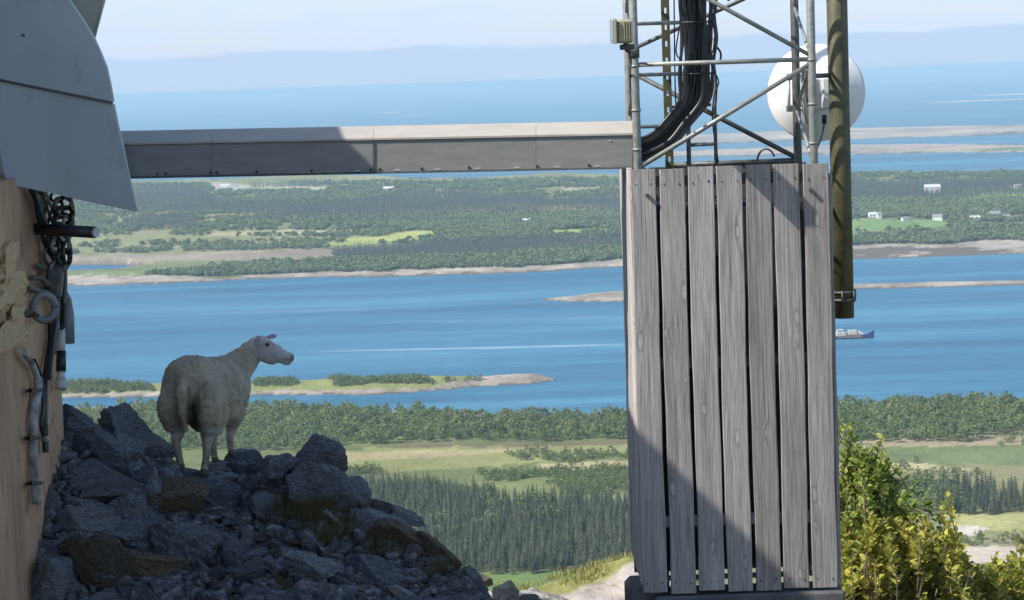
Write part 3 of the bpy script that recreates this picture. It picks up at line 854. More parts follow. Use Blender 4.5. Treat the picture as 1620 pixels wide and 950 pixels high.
# ------------------------------------------------------------------ houses on the wide island
M['house_white'] = mottled('white_house_paint', (0.74, 0.73, 0.70), (0.82, 0.81, 0.78), 1, 0.7)
M['house_red'] = mottled('red_barn_paint', (0.30, 0.10, 0.07), (0.38, 0.13, 0.09), 1, 0.7)
M['roof_grey'] = mottled('grey_roof', (0.20, 0.20, 0.21), (0.28, 0.28, 0.29), 1, 0.7)
M['roof_pale'] = mottled('pale_roof', (0.52, 0.51, 0.50), (0.60, 0.59, 0.58), 1, 0.7)
M['pane'] = mottled('window_glass', (0.04, 0.05, 0.06), (0.07, 0.08, 0.10), 1, 0.2)
def house(px, py, w, d, hgt, wall, roof, rz, label, extra=False):
    z = 14.0
    for _ in range(8):
        p = G(px, py, z); z = float(height(np.array([p.x]), np.array([p.y]))[0])
    r = thing('farmhouse', (p.x, p.y, z), label, 'house')
    rot = Matrix.Rotation(rz, 4, 'Z')
    def tf(v): return (rot @ Vector(v)) + r.location
    mb = MB()
    prof = [(-d / 2, -1), (d / 2, -1), (d / 2, hgt), (0, hgt + d * 0.42), (-d / 2, hgt)]
    mb.prism([tf((-w / 2, a, b)) for a, b in prof], [tf((w / 2, a, b)) for a, b in prof]); mb.build('wall', M[wall], r)
    mb = MB()
    for s_ in (-1, 1):
        e = [(s_ * (d / 2 + 0.5), hgt - 0.25), (0, hgt + d * 0.42 + 0.12), (0, hgt + d * 0.42 + 0.42), (s_ * (d / 2 + 0.5), hgt + 0.1)]
        mb.prism([tf((-w / 2 - 0.5, a, b)) for a, b in e], [tf((w / 2 + 0.5, a, b)) for a, b in e])
    rf = mb.build('roof', M[roof], r)
    mb = MB(); mb.box(tf((w * 0.15, 0, hgt + d * 0.42 + 0.6)), (0.9, 0.9, 1.8)); mb.build('chimney', M['roof_grey'], rf)
    for k in range(3):
        for zz in ((hgt * 0.55,) if hgt < 5 else (hgt * 0.28, hgt * 0.72)):
            mb = MB(); mb.box(tf((-w / 3 + k * w / 3, -d / 2 - 0.04, zz)), (1.3, 0.12, 1.3), Euler((0, 0, rz))); mb.build('window', M['pane'], r)
for args in [
    (1383, 350, 20, 9, 6, 'house_white', 'roof_pale', 0.1, 'long white farmhouse on the green field nearest the pipe'),
    (1391, 347, 8, 7, 9, 'house_white', 'roof_grey', 0.1, 'tall narrow white house just behind the long farmhouse'),
    (1432, 349, 13, 8, 4, 'house_white', 'roof_grey', 0.3, 'small low house between the long farmhouse and the broad gabled house'),
    (1483, 349, 17, 10, 7, 'house_white', 'roof_grey', -0.2, 'broad white gabled house at the right end of the green field'),
    (1542, 350, 18, 9, 6, 'house_white', 'roof_pale', 0.2, 'white house with pale roof left of the pair at far right'),
    (1574, 346, 19, 11, 9, 'house_white', 'roof_grey', 0.0, 'large two storey white house among trees at far right'),
    (1592, 346, 12, 9, 5, 'house_red', 'roof_grey', 0.0, 'dark red barn standing beside the large two storey house'),
    (1475, 306, 33, 14, 13, 'house_white', 'roof_pale', 0.05, 'big bright white hall alone against the dark forest'),
    (1610, 301, 16, 9, 6, 'house_white', 'roof_grey', 0.2, 'white house on the upper green field at the right edge'),
    (356, 299, 26, 11, 8, 'house_white', 'roof_pale', 0.0, 'white house by the inlet under the long duct'),
    (374, 298, 14, 9, 6, 'house_white', 'roof_grey', 0.1, 'smaller grey roofed house right of the white one by the inlet'),
    (833, 354, 15, 9, 6, 'house_white', 'roof_pale', 0.1, 'lone white house in the woods left of the timber screen'),
    (615, 301, 26, 10, 6, 'house_white', 'roof_pale', 0.0, 'pale boathouse on the sand by the lagoon'),
    (395, 380, 10, 7, 4, 'house_white', 'roof_grey', 0.3, 'tiny white cabin on the moor behind the spit'),
]:
    house(*args)

# ------------------------------------------------------------------ cargo boat
def boat():
    c = G(1350, 536)
    r = thing('cargo_boat', (c.x, c.y, 0), 'small blue hulled cargo boat with white deckhouse on the sound', 'boat')
    M['hull'] = mottled('blue_hull_paint', (0.035, 0.07, 0.17), (0.055, 0.10, 0.22), 0.3, 0.5)
    M['hull_red'] = mottled('red_deck_paint', (0.22, 0.10, 0.075), (0.32, 0.17, 0.13), 0.3, 0.6)
    M['boat_cream'] = mottled('cream_ship_paint', (0.42, 0.38, 0.34), (0.55, 0.50, 0.45), 0.4, 0.6)
    L = 46.0
    r.scale = (1.05, 1, 1.4)
    st = [(-23, 3.0, 2.9), (-21.5, 4.2, 2.6), (-10, 4.8, 2.4), (6, 4.8, 2.5), (14, 4.3, 3.4), (19, 2.8, 5.2), (23, 0.15, 6.3)]
    def P_(x, y, z): return Vector((c.x + x, c.y + y, z))
    mb = MB(); bm = mb.bm; rows = []
    for x, b, top in st:
        xr = x * (0.93 if x > 0 else 1)
        rows.append([bm.verts.new(P_(xr, -b * 0.55, -1)), bm.verts.new(P_(x, -b, top)), bm.verts.new(P_(x, b, top)), bm.verts.new(P_(xr, b * 0.55, -1))])
    for a, b in zip(rows, rows[1:]):
        for k in range(4): bm.faces.new((a[k], a[(k + 1) % 4], b[(k + 1) % 4], b[k]))
    bm.faces.new(rows[0]); bm.faces.new(rows[-1])
    mb.build('hull', M['hull'], r)
    mb = MB(); mb.box(P_(-4, -4.62, 1.7), (26, 0.7, 1.1)); mb.build('rubbing_strake', M['hull_red'], r)
    mb = MB(); mb.box(P_(-3, 0, 3.0), (24, 7.2, 1.2), bev=0.1); mb.build('hatch', M['hull_red'], r)
    mb = MB(); mb.box(P_(-13, 0, 4.2), (10, 8, 3.4), bev=0.2); mb.box(P_(-13.5, 0, 6.7), (7, 6, 2.0), bev=0.2); dh = mb.build('deckhouse', M['boat_cream'], r)
    for k in range(4):
        mb = MB(); mb.box(P_(-16.2 + k * 2, -3.03, 6.8), (1.2, 0.12, 0.9)); mb.build('window', M['pane'], dh)
    mb = MB(); mb.box(P_(-1, 0, 5.0), (9, 6.5, 3.6), bev=0.2); mb.build('cargo_cover', M['boat_cream'], r)
    mb = MB(); mb.box(P_(8, 0, 4.2), (5, 5, 2.2), Euler((0, 0.35, 0)), bev=0.1); mb.build('winch_house', M['white_grey'], r)
    mb = MB(); mb.tube([P_(-12, 0, 7.5), P_(-12, 0, 12)], [0.2, 0.1], 6); mb.tube([P_(-13.2, 0, 10), P_(-10.8, 0, 10)], 0.1, 6); mb.build('mast', M['boat_cream'], r)
    mb = MB(); mb.tube([P_(4.5, 0, 3), P_(4.5, 0, 9.5)], [0.25, 0.15], 6); mb.tube([P_(4.5, 0, 4), P_(12, 0, 7.5)], [0.15, 0.1], 6); mb.build('derrick', M['galv'], r)
boat()

# ------------------------------------------------------------------ the hill we stand on
def hill_z(x, y):
    """metres below the eye"""
    prof = np.interp(y, [-60, 4, 9, 12.2, 13.2, 14, 18, 24, 34, 60, 300, 960], [-4, -2.9, -3.0, -3.1, -3.6, -3.95, -5.3, -7.2, -10.5, -20, -98, -301])
    return prof - np.clip(np.abs(x) - 4, 0, None) * 0.05 * np.clip(y / 20, 0, 4)
def make_hill():
    ys = np.concatenate([np.linspace(-60, 4, 12), np.linspace(5, 40, 60), 40 * (960 / 40) ** np.linspace(0.02, 1, 40)])
    us = np.linspace(-1, 1, 90)
    bm = bmesh.new(); rows = []
    for y in ys:
        half = 14 + max(y, 0) * 0.34
        xs = us * half
        z = hill_z(xs, np.full(xs.shape, y))
        n = fbm(xs / 1.7 + 40, np.full(xs.shape, y / 1.7), 4) * min(0.25 + max(y - 14, 0) * 0.04, 12)
        n = np.minimum(n, 0.03 if y < 14 else 0.6)
        rows.append([bm.verts.new((a, y, CAMZ + b + c)) for a, b, c in zip(xs, z, n)])
    for a, b in zip(rows, rows[1:]):
        for k in range(len(a) - 1):
            f = bm.faces.new((a[k], a[k + 1], b[k + 1], b[k])); f.smooth = True
    me = bpy.data.meshes.new('hillside'); bm.to_mesh(me); bm.free()
    m = mottled('hill_turf_and_rock', (0.10, 0.12, 0.05), (0.24, 0.22, 0.15), 0.6, 0.95, bump=0.6, bd=0.05, rand=0, c3=(0.34, 0.31, 0.27))
    tag(link_mesh('hillside', me, m), kind='structure')
make_hill()

def make_knoll():
    """bare pale bedrock knoll just below the mast, turf on its shoulder"""
    crest = [(700, 985), (780, 962), (830, 946), (870, 930), (905, 921), (940, 911), (975, 901), (1003, 893), (1060, 905), (1150, 930), (1300, 950), (1400, 965)]
    D = 30.0
    bm = bmesh.new(); rows = []
    cx = [c[0] for c in crest]; cy = [c[1] for c in crest]
    for t_ in np.linspace(-1, 1.3, 46):
        row = []
        for px in np.linspace(700, 1400, 150):
            p = P(px, float(np.interp(px, cx, cy)), D)
            y = D + t_ * 6.0
            drop = (abs(t_) ** 1.7) * 1.5 * (1 if t_ < 0 else 2.5)
            n = mnoise.fractal(Vector((p.x * 0.9, y * 0.9, 3.0)), 0.8, 2.1, 6) * 0.13
            lay = 0.10 * abs(mnoise.noise(Vector((p.x * 0.8 + y * 1.6, 1.7, p.z * 2))))
            row.append(bm.verts.new((p.x * y / D, y, p.z - drop + n - lay)))
        rows.append(row)
    for a, b in zip(rows, rows[1:]):
        for k in range(len(a) - 1):
            f = bm.faces.new((a[k], a[k + 1], b[k + 1], b[k])); f.smooth = True
    me = bpy.data.meshes.new('rock_knoll'); bm.to_mesh(me); bm.free()
    t = NT('pale_bedrock_with_turf')
    g = t.n('ShaderNodeNewGeometry'); v = t.coord((1, 1, 1), world=True)
    st = t.n('ShaderNodeMapping'); st.inputs['Scale'].default_value = (1, 1, 5); st.inputs['Rotation'].default_value = (0, 0.3, 0); t.l(v, st.inputs[0])
    f = t.noise(st.outputs[0], 1.7, 8, 0.68)
    c = t.ramp(f, [(0.3, (0.20, 0.17, 0.14)), (0.48, (0.37, 0.325, 0.28)), (0.7, (0.47, 0.43, 0.385))])
    f2 = t.noise(v, 0.8, 6, 0.65)
    sp = t.n('ShaderNodeSeparateXYZ'); t.l(g.outputs['Position'], sp.inputs[0])
    far_ = t.math('MULTIPLY', t.math('SUBTRACT', sp.outputs[1], 29.2), 0.5, True)
    msk = t.math('MULTIPLY', t.math('SUBTRACT', t.math('ADD', f2, far_), 0.72), 9.0, True)
    c = t.mix(msk, c, t.ramp(f, [(0.35, (0.15, 0.165, 0.05)), (0.65, (0.31, 0.29, 0.11))]))
    t.base(c); t.bump(f, 0.8, 0.12); t.set(0.92, 0, 0.2)
    tag(link_mesh('rock_knoll', me, t.m), kind='structure')
    # wiry turf tufts on the shoulder of the knoll
    V, F = [], []
    for _ in range(2600):
        px = random.uniform(800, 1004)
        cyv = float(np.interp(px, cx, cy))
        y = D + random.gauss(0.6, 0.7)
        p = P(px, cyv, D); x = p.x * y / D
        if mnoise.noise(Vector((x * 0.9, y * 0.9, 8))) < -0.05 + (0.25 if px > 990 else 0): continue
        z = p.z - (abs((y - D) / 6) ** 1.7) * 2.0 + 0.02
        hgt = random.uniform(0.03, 0.085); a = random.uniform(0, 6.28); w = 0.010
        k = len(V)
        V += [(x - w * math.cos(a), y - w * math.sin(a), z - 0.05), (x + w * math.cos(a), y + w * math.sin(a), z - 0.05), (x + random.gauss(0, .05), y + random.gauss(0, .05), z + hgt)]
        F.append((k, k + 1, k + 2))
    o = link_mesh('grass', tri_mesh('grass', V, F, [leaf_mat('dry_turf', (0.17, 0.18, 0.05), (0.36, 0.33, 0.13), 0.9, 0.2)]), None)
    tag(o, 'short dry grass on the shoulder of the pale rock knoll', None, None, 'stuff')
make_knoll()

# ------------------------------------------------------------------ rocks
def rock_verts(rs, sub, nplanes=11, rough=0.05):
    bm = bmesh.new(); bmesh.ops.create_icosphere(bm, subdivisions=sub, radius=1.0)
    v = np.array([x.co[:] for x in bm.verts])
    r = np.full(len(v), 1.3)
    for _ in range(nplanes):
        n = np.array([rs.gauss(0, 1), rs.gauss(0, 1), rs.gauss(0, 1)]); n /= np.linalg.norm(n)
        d = rs.uniform(0.42, 0.92)
        dp = v @ n
        r = np.where(dp > 1e-3, np.minimum(r, d / np.maximum(dp, 1e-3)), r)
    off = Vector((rs.uniform(0, 90), rs.uniform(0, 90), rs.uniform(0, 90)))
    for i, x in enumerate(bm.verts):
        q = Vector(v[i])
        k = mnoise.fractal(q * 2.3 + off, 0.65, 2.3, 6) * rough * 2.2
        # splintery layering
        k += 0.11 * (abs(mnoise.noise(Vector((q.z * 4.5 + q.x * 1.2, q.y * 0.8 + 2.2, off.x)))) - 0.25)
        k += 0.08 * (abs(mnoise.noise(q * 5.0 + off)) - 0.25) + 0.035 * (abs(mnoise.noise(q * 11.0 + off)) - 0.25)
        x.co = q * float(r[i]) * (1 + k)
    return bm
def rock_obj(name, bm, loc, size, rot, mat, parent=None):
    me = bpy.data.meshes.new(name); bm.to_mesh(me); bm.free()
    for p in me.polygons: p.use_smooth = False
    o = link_mesh(name, me, mat, parent)
    base = root_of(parent).location if parent else Vector((0, 0, 0))
    o.location = Vector(loc) - base; o.scale = size; o.rotation_euler = rot
    return o

CREST = [(40, 640), (95, 650), (125, 658), (160, 668), (200, 668), (240, 690), (262, 705), (290, 742), (320, 750), (345, 742), (370, 722), (400, 718), (440, 714), (480, 708), (510, 714), (522, 742), (550, 772), (600, 796), (650, 828), (700, 874), (740, 908), (790, 945), (830, 968)]
_cx = [c[0] for c in CREST]; _cy = [c[1] for c in CREST]
def crest_y(px): return float(np.interp(px, _cx, _cy))
def crest_D(px): return float(np.interp(px, [40, 110, 240, 290, 330, 380, 520, 650, 800, 860], [12.1, 12.45, 13.3, 13.0, 12.95, 13.45, 13.2, 12.6, 11.9, 11.6]))
def surf_D(px, py):
    cy = crest_y(px)
    t_ = max(0.0, (py - cy) / (975 - cy + 1e-6))
    return crest_D(px) + (11.15 - crest_D(px)) * min(t_, 1.2) ** 0.92
def make_rocks():
    bm = bmesh.new(); rows = []
    pxs = np.linspace(20, 850, 250)
    # crest to front, then the far side falling away
    for j, t_ in enumerate(list(np.linspace(1.15, 0, 110)) + [-0.15, -0.4, -0.8, -1.5]):
        row = []
        for px in pxs:
            cy = crest_y(px)
            if t_ >= 0:
                py = cy + 14 + t_ * (975 - cy)
                p = P(px, py, surf_D(px, py) + 0.03)
            else:
                p = P(px, cy + 14, crest_D(px) + 0.03); p.x *= (p.y - t_) / p.y; p.y -= t_; p.z += t_ * 0.8
            n = mnoise.fractal(p * 2.2, 0.7, 2.2, 7) * 0.10
            w_ = mnoise.noise(p * 1.7) * 0.8
            n += 0.12 * (abs(mnoise.noise(Vector((p.x * 2.4 + p.z * 5.0 + w_, p.y * 3.0, 4)))) - 0.3)
            n += 0.07 * (abs(mnoise.noise(Vector((p.x * 6 + p.z * 11 + w_, p.y * 6.0, 9)))) - 0.3)
            if t_ <= 0.02: n = min(n, 0.0)
            row.append(bm.verts.new((p.x, p.y + 0.2 * n, p.z + n * 0.6)))
        rows.append(row)
    for a, b in zip(rows, rows[1:]):
        for k in range(len(a) - 1):
            bm.faces.new((a[k], b[k], b[k + 1], a[k + 1]))
    bmesh.ops.recalc_face_normals(bm, faces=bm.faces)
    me = bpy.data.meshes.new('rock_slope'); bm.to_mesh(me); bm.free()
    slope = link_mesh('rock_slope', me, M['rock']); tag(slope, kind='structure')
    S = 1.0
    # boulders one can point at: px, py centre, width px, height px, tilt (deg, + = falls to the right), material, label
    B = [
        (112, 668, 62, 36, 12, 'rock', 'dark flat rock touching the orange wall, topmost beside it'),
        (128, 692, 74, 44, 8, 'rock', 'dark wedge rock under the flat rock by the orange wall'),
        (193, 688, 92, 58, 10, 'rock', 'grey slab boulder highest on the left heap, left of the sheep'),
        (238, 708, 100, 62, 34, 'rock', 'dark slanting slab leaning down towards the sheep hind feet'),
        (158, 722, 116, 46, 6, 'rock', 'long grey slab under the highest boulder of the left heap'),
        (140, 752, 104, 48, 4, 'rock', 'brownish dark rock against the wall, below the long grey slab'),
        (150, 782, 118, 52, -6, 'rock_pale', 'grey green mossy rock with a sharp upper edge'),
        (226, 772, 66, 92, 24, 'rock', 'upright block with lighter face between two dark hollows'),
        (190, 812, 66, 66, 30, 'rock', 'small leaning block below the upright block'),
        (276, 803, 98, 64, 12, 'rock_brown', 'rusty brown boulder below the sheep'),
        (122, 822, 92, 50, -8, 'rock_pale', 'pale lumpy rock beside the lower wall'),
        (192, 850, 132, 60, 4, 'rock', 'smooth dark flat faced boulder in the middle of the left heap'),
        (118, 862, 72, 40, -14, 'rock_pale', 'small pale rock wedged near the base of the wall'),
        (245, 838, 62, 50, 28, 'rock', 'narrow ridge shaped rock right of the smooth dark boulder'),
        (90, 915, 90, 90, 6, 'rock', 'black cornered rock at the foot of the orange wall'),
        (150, 905, 100, 76, 20, 'rock_brown', 'mossy ochre streaked rock near the bottom left'),
        (205, 892, 130, 56, 8, 'rock_brown', 'tan stained slab below the smooth dark boulder'),
        (300, 870, 110, 64, 26, 'rock', 'dark tilted slab under the rusty brown boulder'),
        (330, 786, 80, 44, 12, 'rock', 'rounded rock the sheep hind feet stand on'),
        (380, 752, 60, 44, 10, 'rock', 'dark rock just in front of the sheep forefeet'),
        (435, 752, 88, 66, 14, 'rock', 'craggy block between the sheep and the peaked block'),
        (484, 748, 96, 78, 4, 'rock', 'peaked craggy block standing highest on the right of the sheep'),
        (505, 790, 90, 70, 24, 'rock', 'broken dark rock just under the peaked craggy block'),
        (548, 800, 64, 58, 30, 'rock', 'jagged rock at the right edge beneath the peaked block'),
        (606, 806, 60, 32, 10, 'rock_pale', 'pale rounded slab perched on the right edge'),
        (644, 822, 66, 18, 22, 'rock', 'thin pointed slab jutting out over the forest'),
        (598, 842, 92, 44, 18, 'rock', 'grey rock under the perched pale slab'),
        (640, 860, 90, 40, 26, 'rock_brown', 'brown weathered rock on the right slope'),
        (672, 872, 30, 20, 10, 'rock_pale', 'small white stone on the right slope'),
        (700, 888, 90, 54, 34, 'rock_brown', 'ochre tinged ridge rock low on the right edge'),
        (500, 905, 110, 56, 6, 'rock', 'large black hollowed boulder in the lower middle'),
        (585, 900, 130, 44, 24, 'rock', 'long bluish slab running down the right slope'),
        (395, 915, 90, 70, -10, 'rock_pale', 'pale veined rock near the bottom middle'),
        (745, 922, 80, 36, 30, 'rock', 'dark low rock at the tail end of the right slope'),
    ]
    for i, (px, py, w, hp, tilt, mt, lab) in enumerate(B):
        rs = random.Random(100 + i)
        D = surf_D(px, py) + 0.02
        k = D / FPX
        bm = rock_verts(rs, 5 if w > 60 else 4, 9, 0.05)
        o = rock_obj('boulder', bm, P(px, py, D), (w * k * 0.56, max(w, hp) * k * rs.uniform(0.45, 0.6), hp * k * 0.62),
                     (rs.uniform(-.25, .25), math.radians(tilt), rs.uniform(-.5, .5)), M[mt])
        tag(o, lab, 'boulder', 'boulders of the rock heap')
    # smaller stones packed into the slope
    shapes = []
    for i in range(14):
        bm = rock_verts(random.Random(500 + i), 3, 10, 0.07)
        me = bpy.data.meshes.new('stone'); bm.to_mesh(me); bm.free()
        shapes.append(me)
    mats = [M['rock'], M['rock'], M['rock_pale'], M['rock_brown'], M['rock']]
    meshes = []
    for m_ in mats:
        for s_ in shapes[:]:
            c = s_.copy(); c.materials.clear(); c.materials.append(m_); meshes.append(c)
    rs = random.Random(77)
    placed = []; tries = 0
    while len(placed) < 285 and tries < 9000:
        tries += 1
        px = rs.uniform(55, 800); cy = crest_y(px)
        py = rs.uniform(cy + 16, 972)
        w = rs.choice([22, 26, 30, 36, 44, 54, 70]) * rs.uniform(0.8, 1.2)
        if 262 < px < 390 and py < 770: continue
        if py - cy < w * 0.35: continue
        if any((px - a) ** 2 + ((py - b) * 1.3) ** 2 < (0.40 * (w + c)) ** 2 for a, b, c in placed): continue
        placed.append((px, py, w))
        D = surf_D(px, py) + 0.02; k = D / FPX
        o = bpy.data.objects.new('stone', rs.choice(meshes)); COL.objects.link(o); o.parent = slope
        o.location = P(px, py, D)
        dip = 28 if px > 330 else 10
        o.scale = (w * k * rs.uniform(0.62, 0.85), w * k * rs.uniform(0.4, 0.6), w * k * rs.uniform(0.22, 0.42))
        o.rotation_euler = (rs.uniform(-.4, .4), math.radians(dip + rs.gauss(0, 14)), rs.uniform(-3.1, 3.1) if w < 34 else rs.uniform(-.6, .6))
    # chips and rubble wedged in the gaps, too many to count
    chips = []
    for i in range(10):
        b2 = rock_verts(random.Random(700 + i), 2, 7, 0.08)
        b2.verts.ensure_lookup_table()
        chips.append(([v.co.copy() for v in b2.verts], [[v.index for v in f.verts] for f in b2.faces])); b2.free()
    V, F = [], []
    for _ in range(1300):
        px = rs.uniform(55, 800); cy = crest_y(px); py = rs.uniform(cy + 20, 972)
        D = surf_D(px, py) + 0.01; r_ = rs.choice([5, 6, 8, 10, 13, 17]) * D / FPX * rs.uniform(0.7, 1.2)
        vs, fs = rs.choice(chips)
        m = Euler((rs.uniform(0, 6), rs.gauss(0.4, 0.3), rs.uniform(0, 6))).to_matrix() @ Matrix.Diagonal((r_ * 1.2, r_ * 0.9, r_ * 0.6))
        p = P(px, py, D); k = len(V)
        V += [tuple(m @ v + p) for v in vs]; F += [[k + a for a in f] for f in fs]
    rub = link_mesh('rubble', tri_mesh('rubble', V, F, [M['rock_pale']]), None, slope); rub['kind'] = 'stuff'
    # sunlit stones on the ground beyond the tail of the heap
    for i, (px, py, w, hp, lab) in enumerate([(800, 944, 60, 40, 'sunlit cream stone at the end of the rock heap'), (762, 916, 32, 16, 'small sunlit stone above the tail of the rock heap'), (836, 954, 50, 26, 'sunlit stone half hidden at the bottom edge right of the heap')]):
        D = 15.2 if i != 1 else 15.8
        k = D / FPX
        o = rock_obj('boulder', rock_verts(random.Random(900 + i), 4, 12, 0.06), P(px, py, D), (w * k * 0.55, w * k * 0.5, hp * k * 0.7), (0.1, 0.25, 0.3 * i), M['rock_lit'])
        tag(o, lab, 'boulder', 'sunlit stones past the heap')
        # bedrock that carries them
    mb = MB(); c0 = P(800, 985, 15.4); mb.ball(c0, (0.5, 0.7, 0.16), 4)
    for v in mb.bm.verts: v.co += Vector((0, 0, 0.07 * mnoise.fractal(v.co * 3, 0.8, 2, 4)))
    tag(mb.build('ground', M['rock_lit']), kind='structure')
    # grass growing out of the rocks
    V, F = [], []
    rs = random.Random(5)
    for (cx, cy, rx, ry, n) in ((478, 808, 55, 22, 900), (545, 832, 26, 14, 220), (600, 868, 30, 9, 160), (690, 900, 24, 10, 140), (520, 850, 28, 10, 160)):
        for _ in range(n):
            px = rs.gauss(cx, rx * 0.5); py = rs.gauss(cy, ry * 0.5)
            p = P(px, py, surf_D(px, py) - 0.05)
            hgt = rs.uniform(0.04, 0.11); a = rs.uniform(0, 6.28); w = 0.004
            k = len(V)
            tip = p + Vector((rs.gauss(0.03, .04), rs.gauss(-.02, .03), hgt))
            V += [tuple(p + Vector((-w * math.cos(a), -w * math.sin(a), -0.06))), tuple(p + Vector((w * math.cos(a), w * math.sin(a), -0.06))), tuple(tip)]
            F.append((k, k + 1, k + 2))
    o = link_mesh('grass', tri_mesh('grass', V, F, [leaf_mat('rock_grass', (0.075, 0.08, 0.03), (0.19, 0.165, 0.07), 0.95, 0.2)]), None)
    tag(o, 'tufts of brownish grass rooted among the dark rocks', None, None, 'stuff')
make_rocks()

# ------------------------------------------------------------------ sheep
def sheep():
    W = P
    bm = bmesh.new()
    TH = math.radians(21)                       # body points away and to the right
    fw = Vector((math.sin(TH), math.cos(TH), 0)); rt = Vector((math.cos(TH), -math.sin(TH), 0))
    body_rot = Matrix((rt, fw, Vector((0, 0, 1)))).transposed().to_4x4()
    def blob(px, py, D, r, rot=body_rot, sub=3):
        m = Matrix.Translation(W(px, py, D)) @ rot @ Matrix.Diagonal((*r, 1))
        bmesh.ops.create_icosphere(bm, subdivisions=sub, radius=1.0, matrix=m)
    def limb(pts, rads, seg=12):
        mb = MB(); mb.bm.free(); mb.bm = bm
        pp = smooth_path([W(*p) for p in pts], 6)
        rr = np.interp(np.linspace(0, len(pts) - 1, len(pp)), range(len(pts)), rads)
        mb.tube(pp, [float(x) for x in rr], seg, True)
        for q, r_ in ((pp[0], rr[0]), (pp[-1], rr[-1])):
            bmesh.ops.create_icosphere(bm, subdivisions=2, radius=float(r_) * 0.98, matrix=Matrix.Translation(q))
    # trunk (right, forward, up radii)
    blob(305, 618, 13.12, (0.178, 0.20, 0.190))
    blob(303, 602, 13.12, (0.150, 0.18, 0.150))
    blob(318, 618, 13.28, (0.192, 0.26, 0.190))
    blob(338, 616, 13.45, (0.185, 0.22, 0.188))
    blob(352, 612, 13.60, (0.165, 0.18, 0.185))
    blob(366, 622, 13.72, (0.115, 0.11, 0.135))
    blob(335, 645, 13.40, (0.165, 0.24, 0.130))
    # haunches
    blob(276, 645, 13.02, (0.080, 0.14, 0.150)); blob(335, 648, 12.98, (0.080, 0.14, 0.165))
    # udder
    blob(322, 668, 13.16, (0.075, 0.085, 0.06))
    # shoulders
    blob(366, 640, 13.66, (0.075, 0.10, 0.14)); blob(330, 645, 13.62, (0.07, 0.09, 0.13))
    # neck
    limb([(358, 598, 13.66), (378, 580, 13.72), (395, 562, 13.74), (407, 548, 13.72)], [0.132, 0.100, 0.075, 0.062], 16)
    # hind legs: thigh, hock bent back, shank, foot
    limb([(276, 655, 13.06), (281, 680, 13.08), (279, 698, 13.00), (282, 718, 13.00), (285, 733, 13.02), (286, 739, 12.99)], [0.080, 0.048, 0.029, 0.022, 0.024, 0.027])
    limb([(335, 655, 13.02), (330, 680, 13.03), (328, 700, 12.94), (326, 722, 12.93), (324, 740, 12.95), (323.5, 747, 12.91)], [0.085, 0.052, 0.030, 0.022, 0.024, 0.028])
    # fore legs
    limb([(332, 660, 13.60), (336, 685, 13.60), (336, 705, 13.58), (339, 722, 13.58), (341, 729, 13.55)], [0.062, 0.036, 0.026, 0.021, 0.025])
    limb([(372, 650, 13.68), (367, 675, 13.68), (364, 694, 13.66), (365, 710, 13.66), (367, 717, 13.63)], [0.068, 0.036, 0.026, 0.020, 0.025])
    # tail
    limb([(290, 598, 12.93), (288, 620, 12.865), (288, 645, 12.865), (291, 668, 12.885), (294, 683, 12.89)], [0.034, 0.032, 0.027, 0.023, 0.013])
    # head: skull, cheeks, face wedge, muzzle, jaw, brow
    hd = Vector((0.93, 0.10, -0.34)).normalized(); side = hd.cross(Vector((0, 0, 1))).normalized(); hup = side.cross(hd)
    hrot = Matrix((hd, side, hup)).transposed().to_4x4()
    HD = 13.70
    blob(414, 546, HD, (0.066, 0.056, 0.058), hrot); blob(420, 555, HD, (0.064, 0.050, 0.072), hrot)
    blob(434, 558, HD, (0.062, 0.042, 0.054), hrot); blob(446, 564, HD, (0.048, 0.037, 0.044), hrot)
    blob(456, 566, HD, (0.037, 0.034, 0.036), hrot); blob(452, 573, HD, (0.034, 0.027, 0.020), hrot)
    blob(425, 569, HD, (0.056, 0.036, 0.030), hrot); blob(424, 541, HD - 0.035, (0.020, 0.014, 0.012), hrot)
    me = bpy.data.meshes.new('sheep_raw'); bm.to_mesh(me); bm.free()
    tmp = bpy.data.objects.new('tmp', me); COL.objects.link(tmp)
    m = tmp.modifiers.new('r', 'REMESH'); m.mode = 'VOXEL'; m.voxel_size = 0.0085
    m = tmp.modifiers.new('s', 'SMOOTH'); m.factor = 0.6; m.iterations = 5
    dg = bpy.context.evaluated_depsgraph_get()
    body = bpy.data.meshes.new_from_object(tmp.evaluated_get(dg))
    bpy.data.objects.remove(tmp)
    foot = P(315, 745, 13.2)
    root = thing('sheep', foot, 'shorn off-white sheep standing on the rocks looking right over the sound', 'sheep')
    # wool relief, longer on trunk; colour by region
    n = len(body.vertices)
    co = np.empty(n * 3); body.vertices.foreach_get('co', co); co = co.reshape(-1, 3)
    no = np.empty(n * 3); body.vertices.foreach_get('normal', no); no = no.reshape(-1, 3)
    px, py = to_px(co[:, 0], co[:, 1], co[:, 2])
    woolly = np.clip((690 - py) / 18, 0, 1) * np.clip((404 - px) / 14, 0, 1)
    woolly = np.where((px < 300) & (py > 690), 0, woolly)
    d = np.array([mnoise.fractal(Vector(c * 16), 0.8, 2.1, 4) + 0.6 * mnoise.noise(Vector((c[0] * 55, c[1] * 55, c[2] * 38))) for c in co])
    co2 = co + no * (woolly * d * 0.010 + 0.002 * (1 - woolly) * d)[:, None]
    co2 -= np.array(root.location)
    body.vertices.foreach_set('co', co2.ravel())
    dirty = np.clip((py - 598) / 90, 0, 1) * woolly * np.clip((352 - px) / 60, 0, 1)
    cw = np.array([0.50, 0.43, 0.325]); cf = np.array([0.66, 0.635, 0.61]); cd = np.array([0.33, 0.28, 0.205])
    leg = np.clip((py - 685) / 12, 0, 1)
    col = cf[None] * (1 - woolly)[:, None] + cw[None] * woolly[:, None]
    col = col * (1 - 0.75 * dirty)[:, None] + cd[None] * (0.75 * dirty)[:, None]
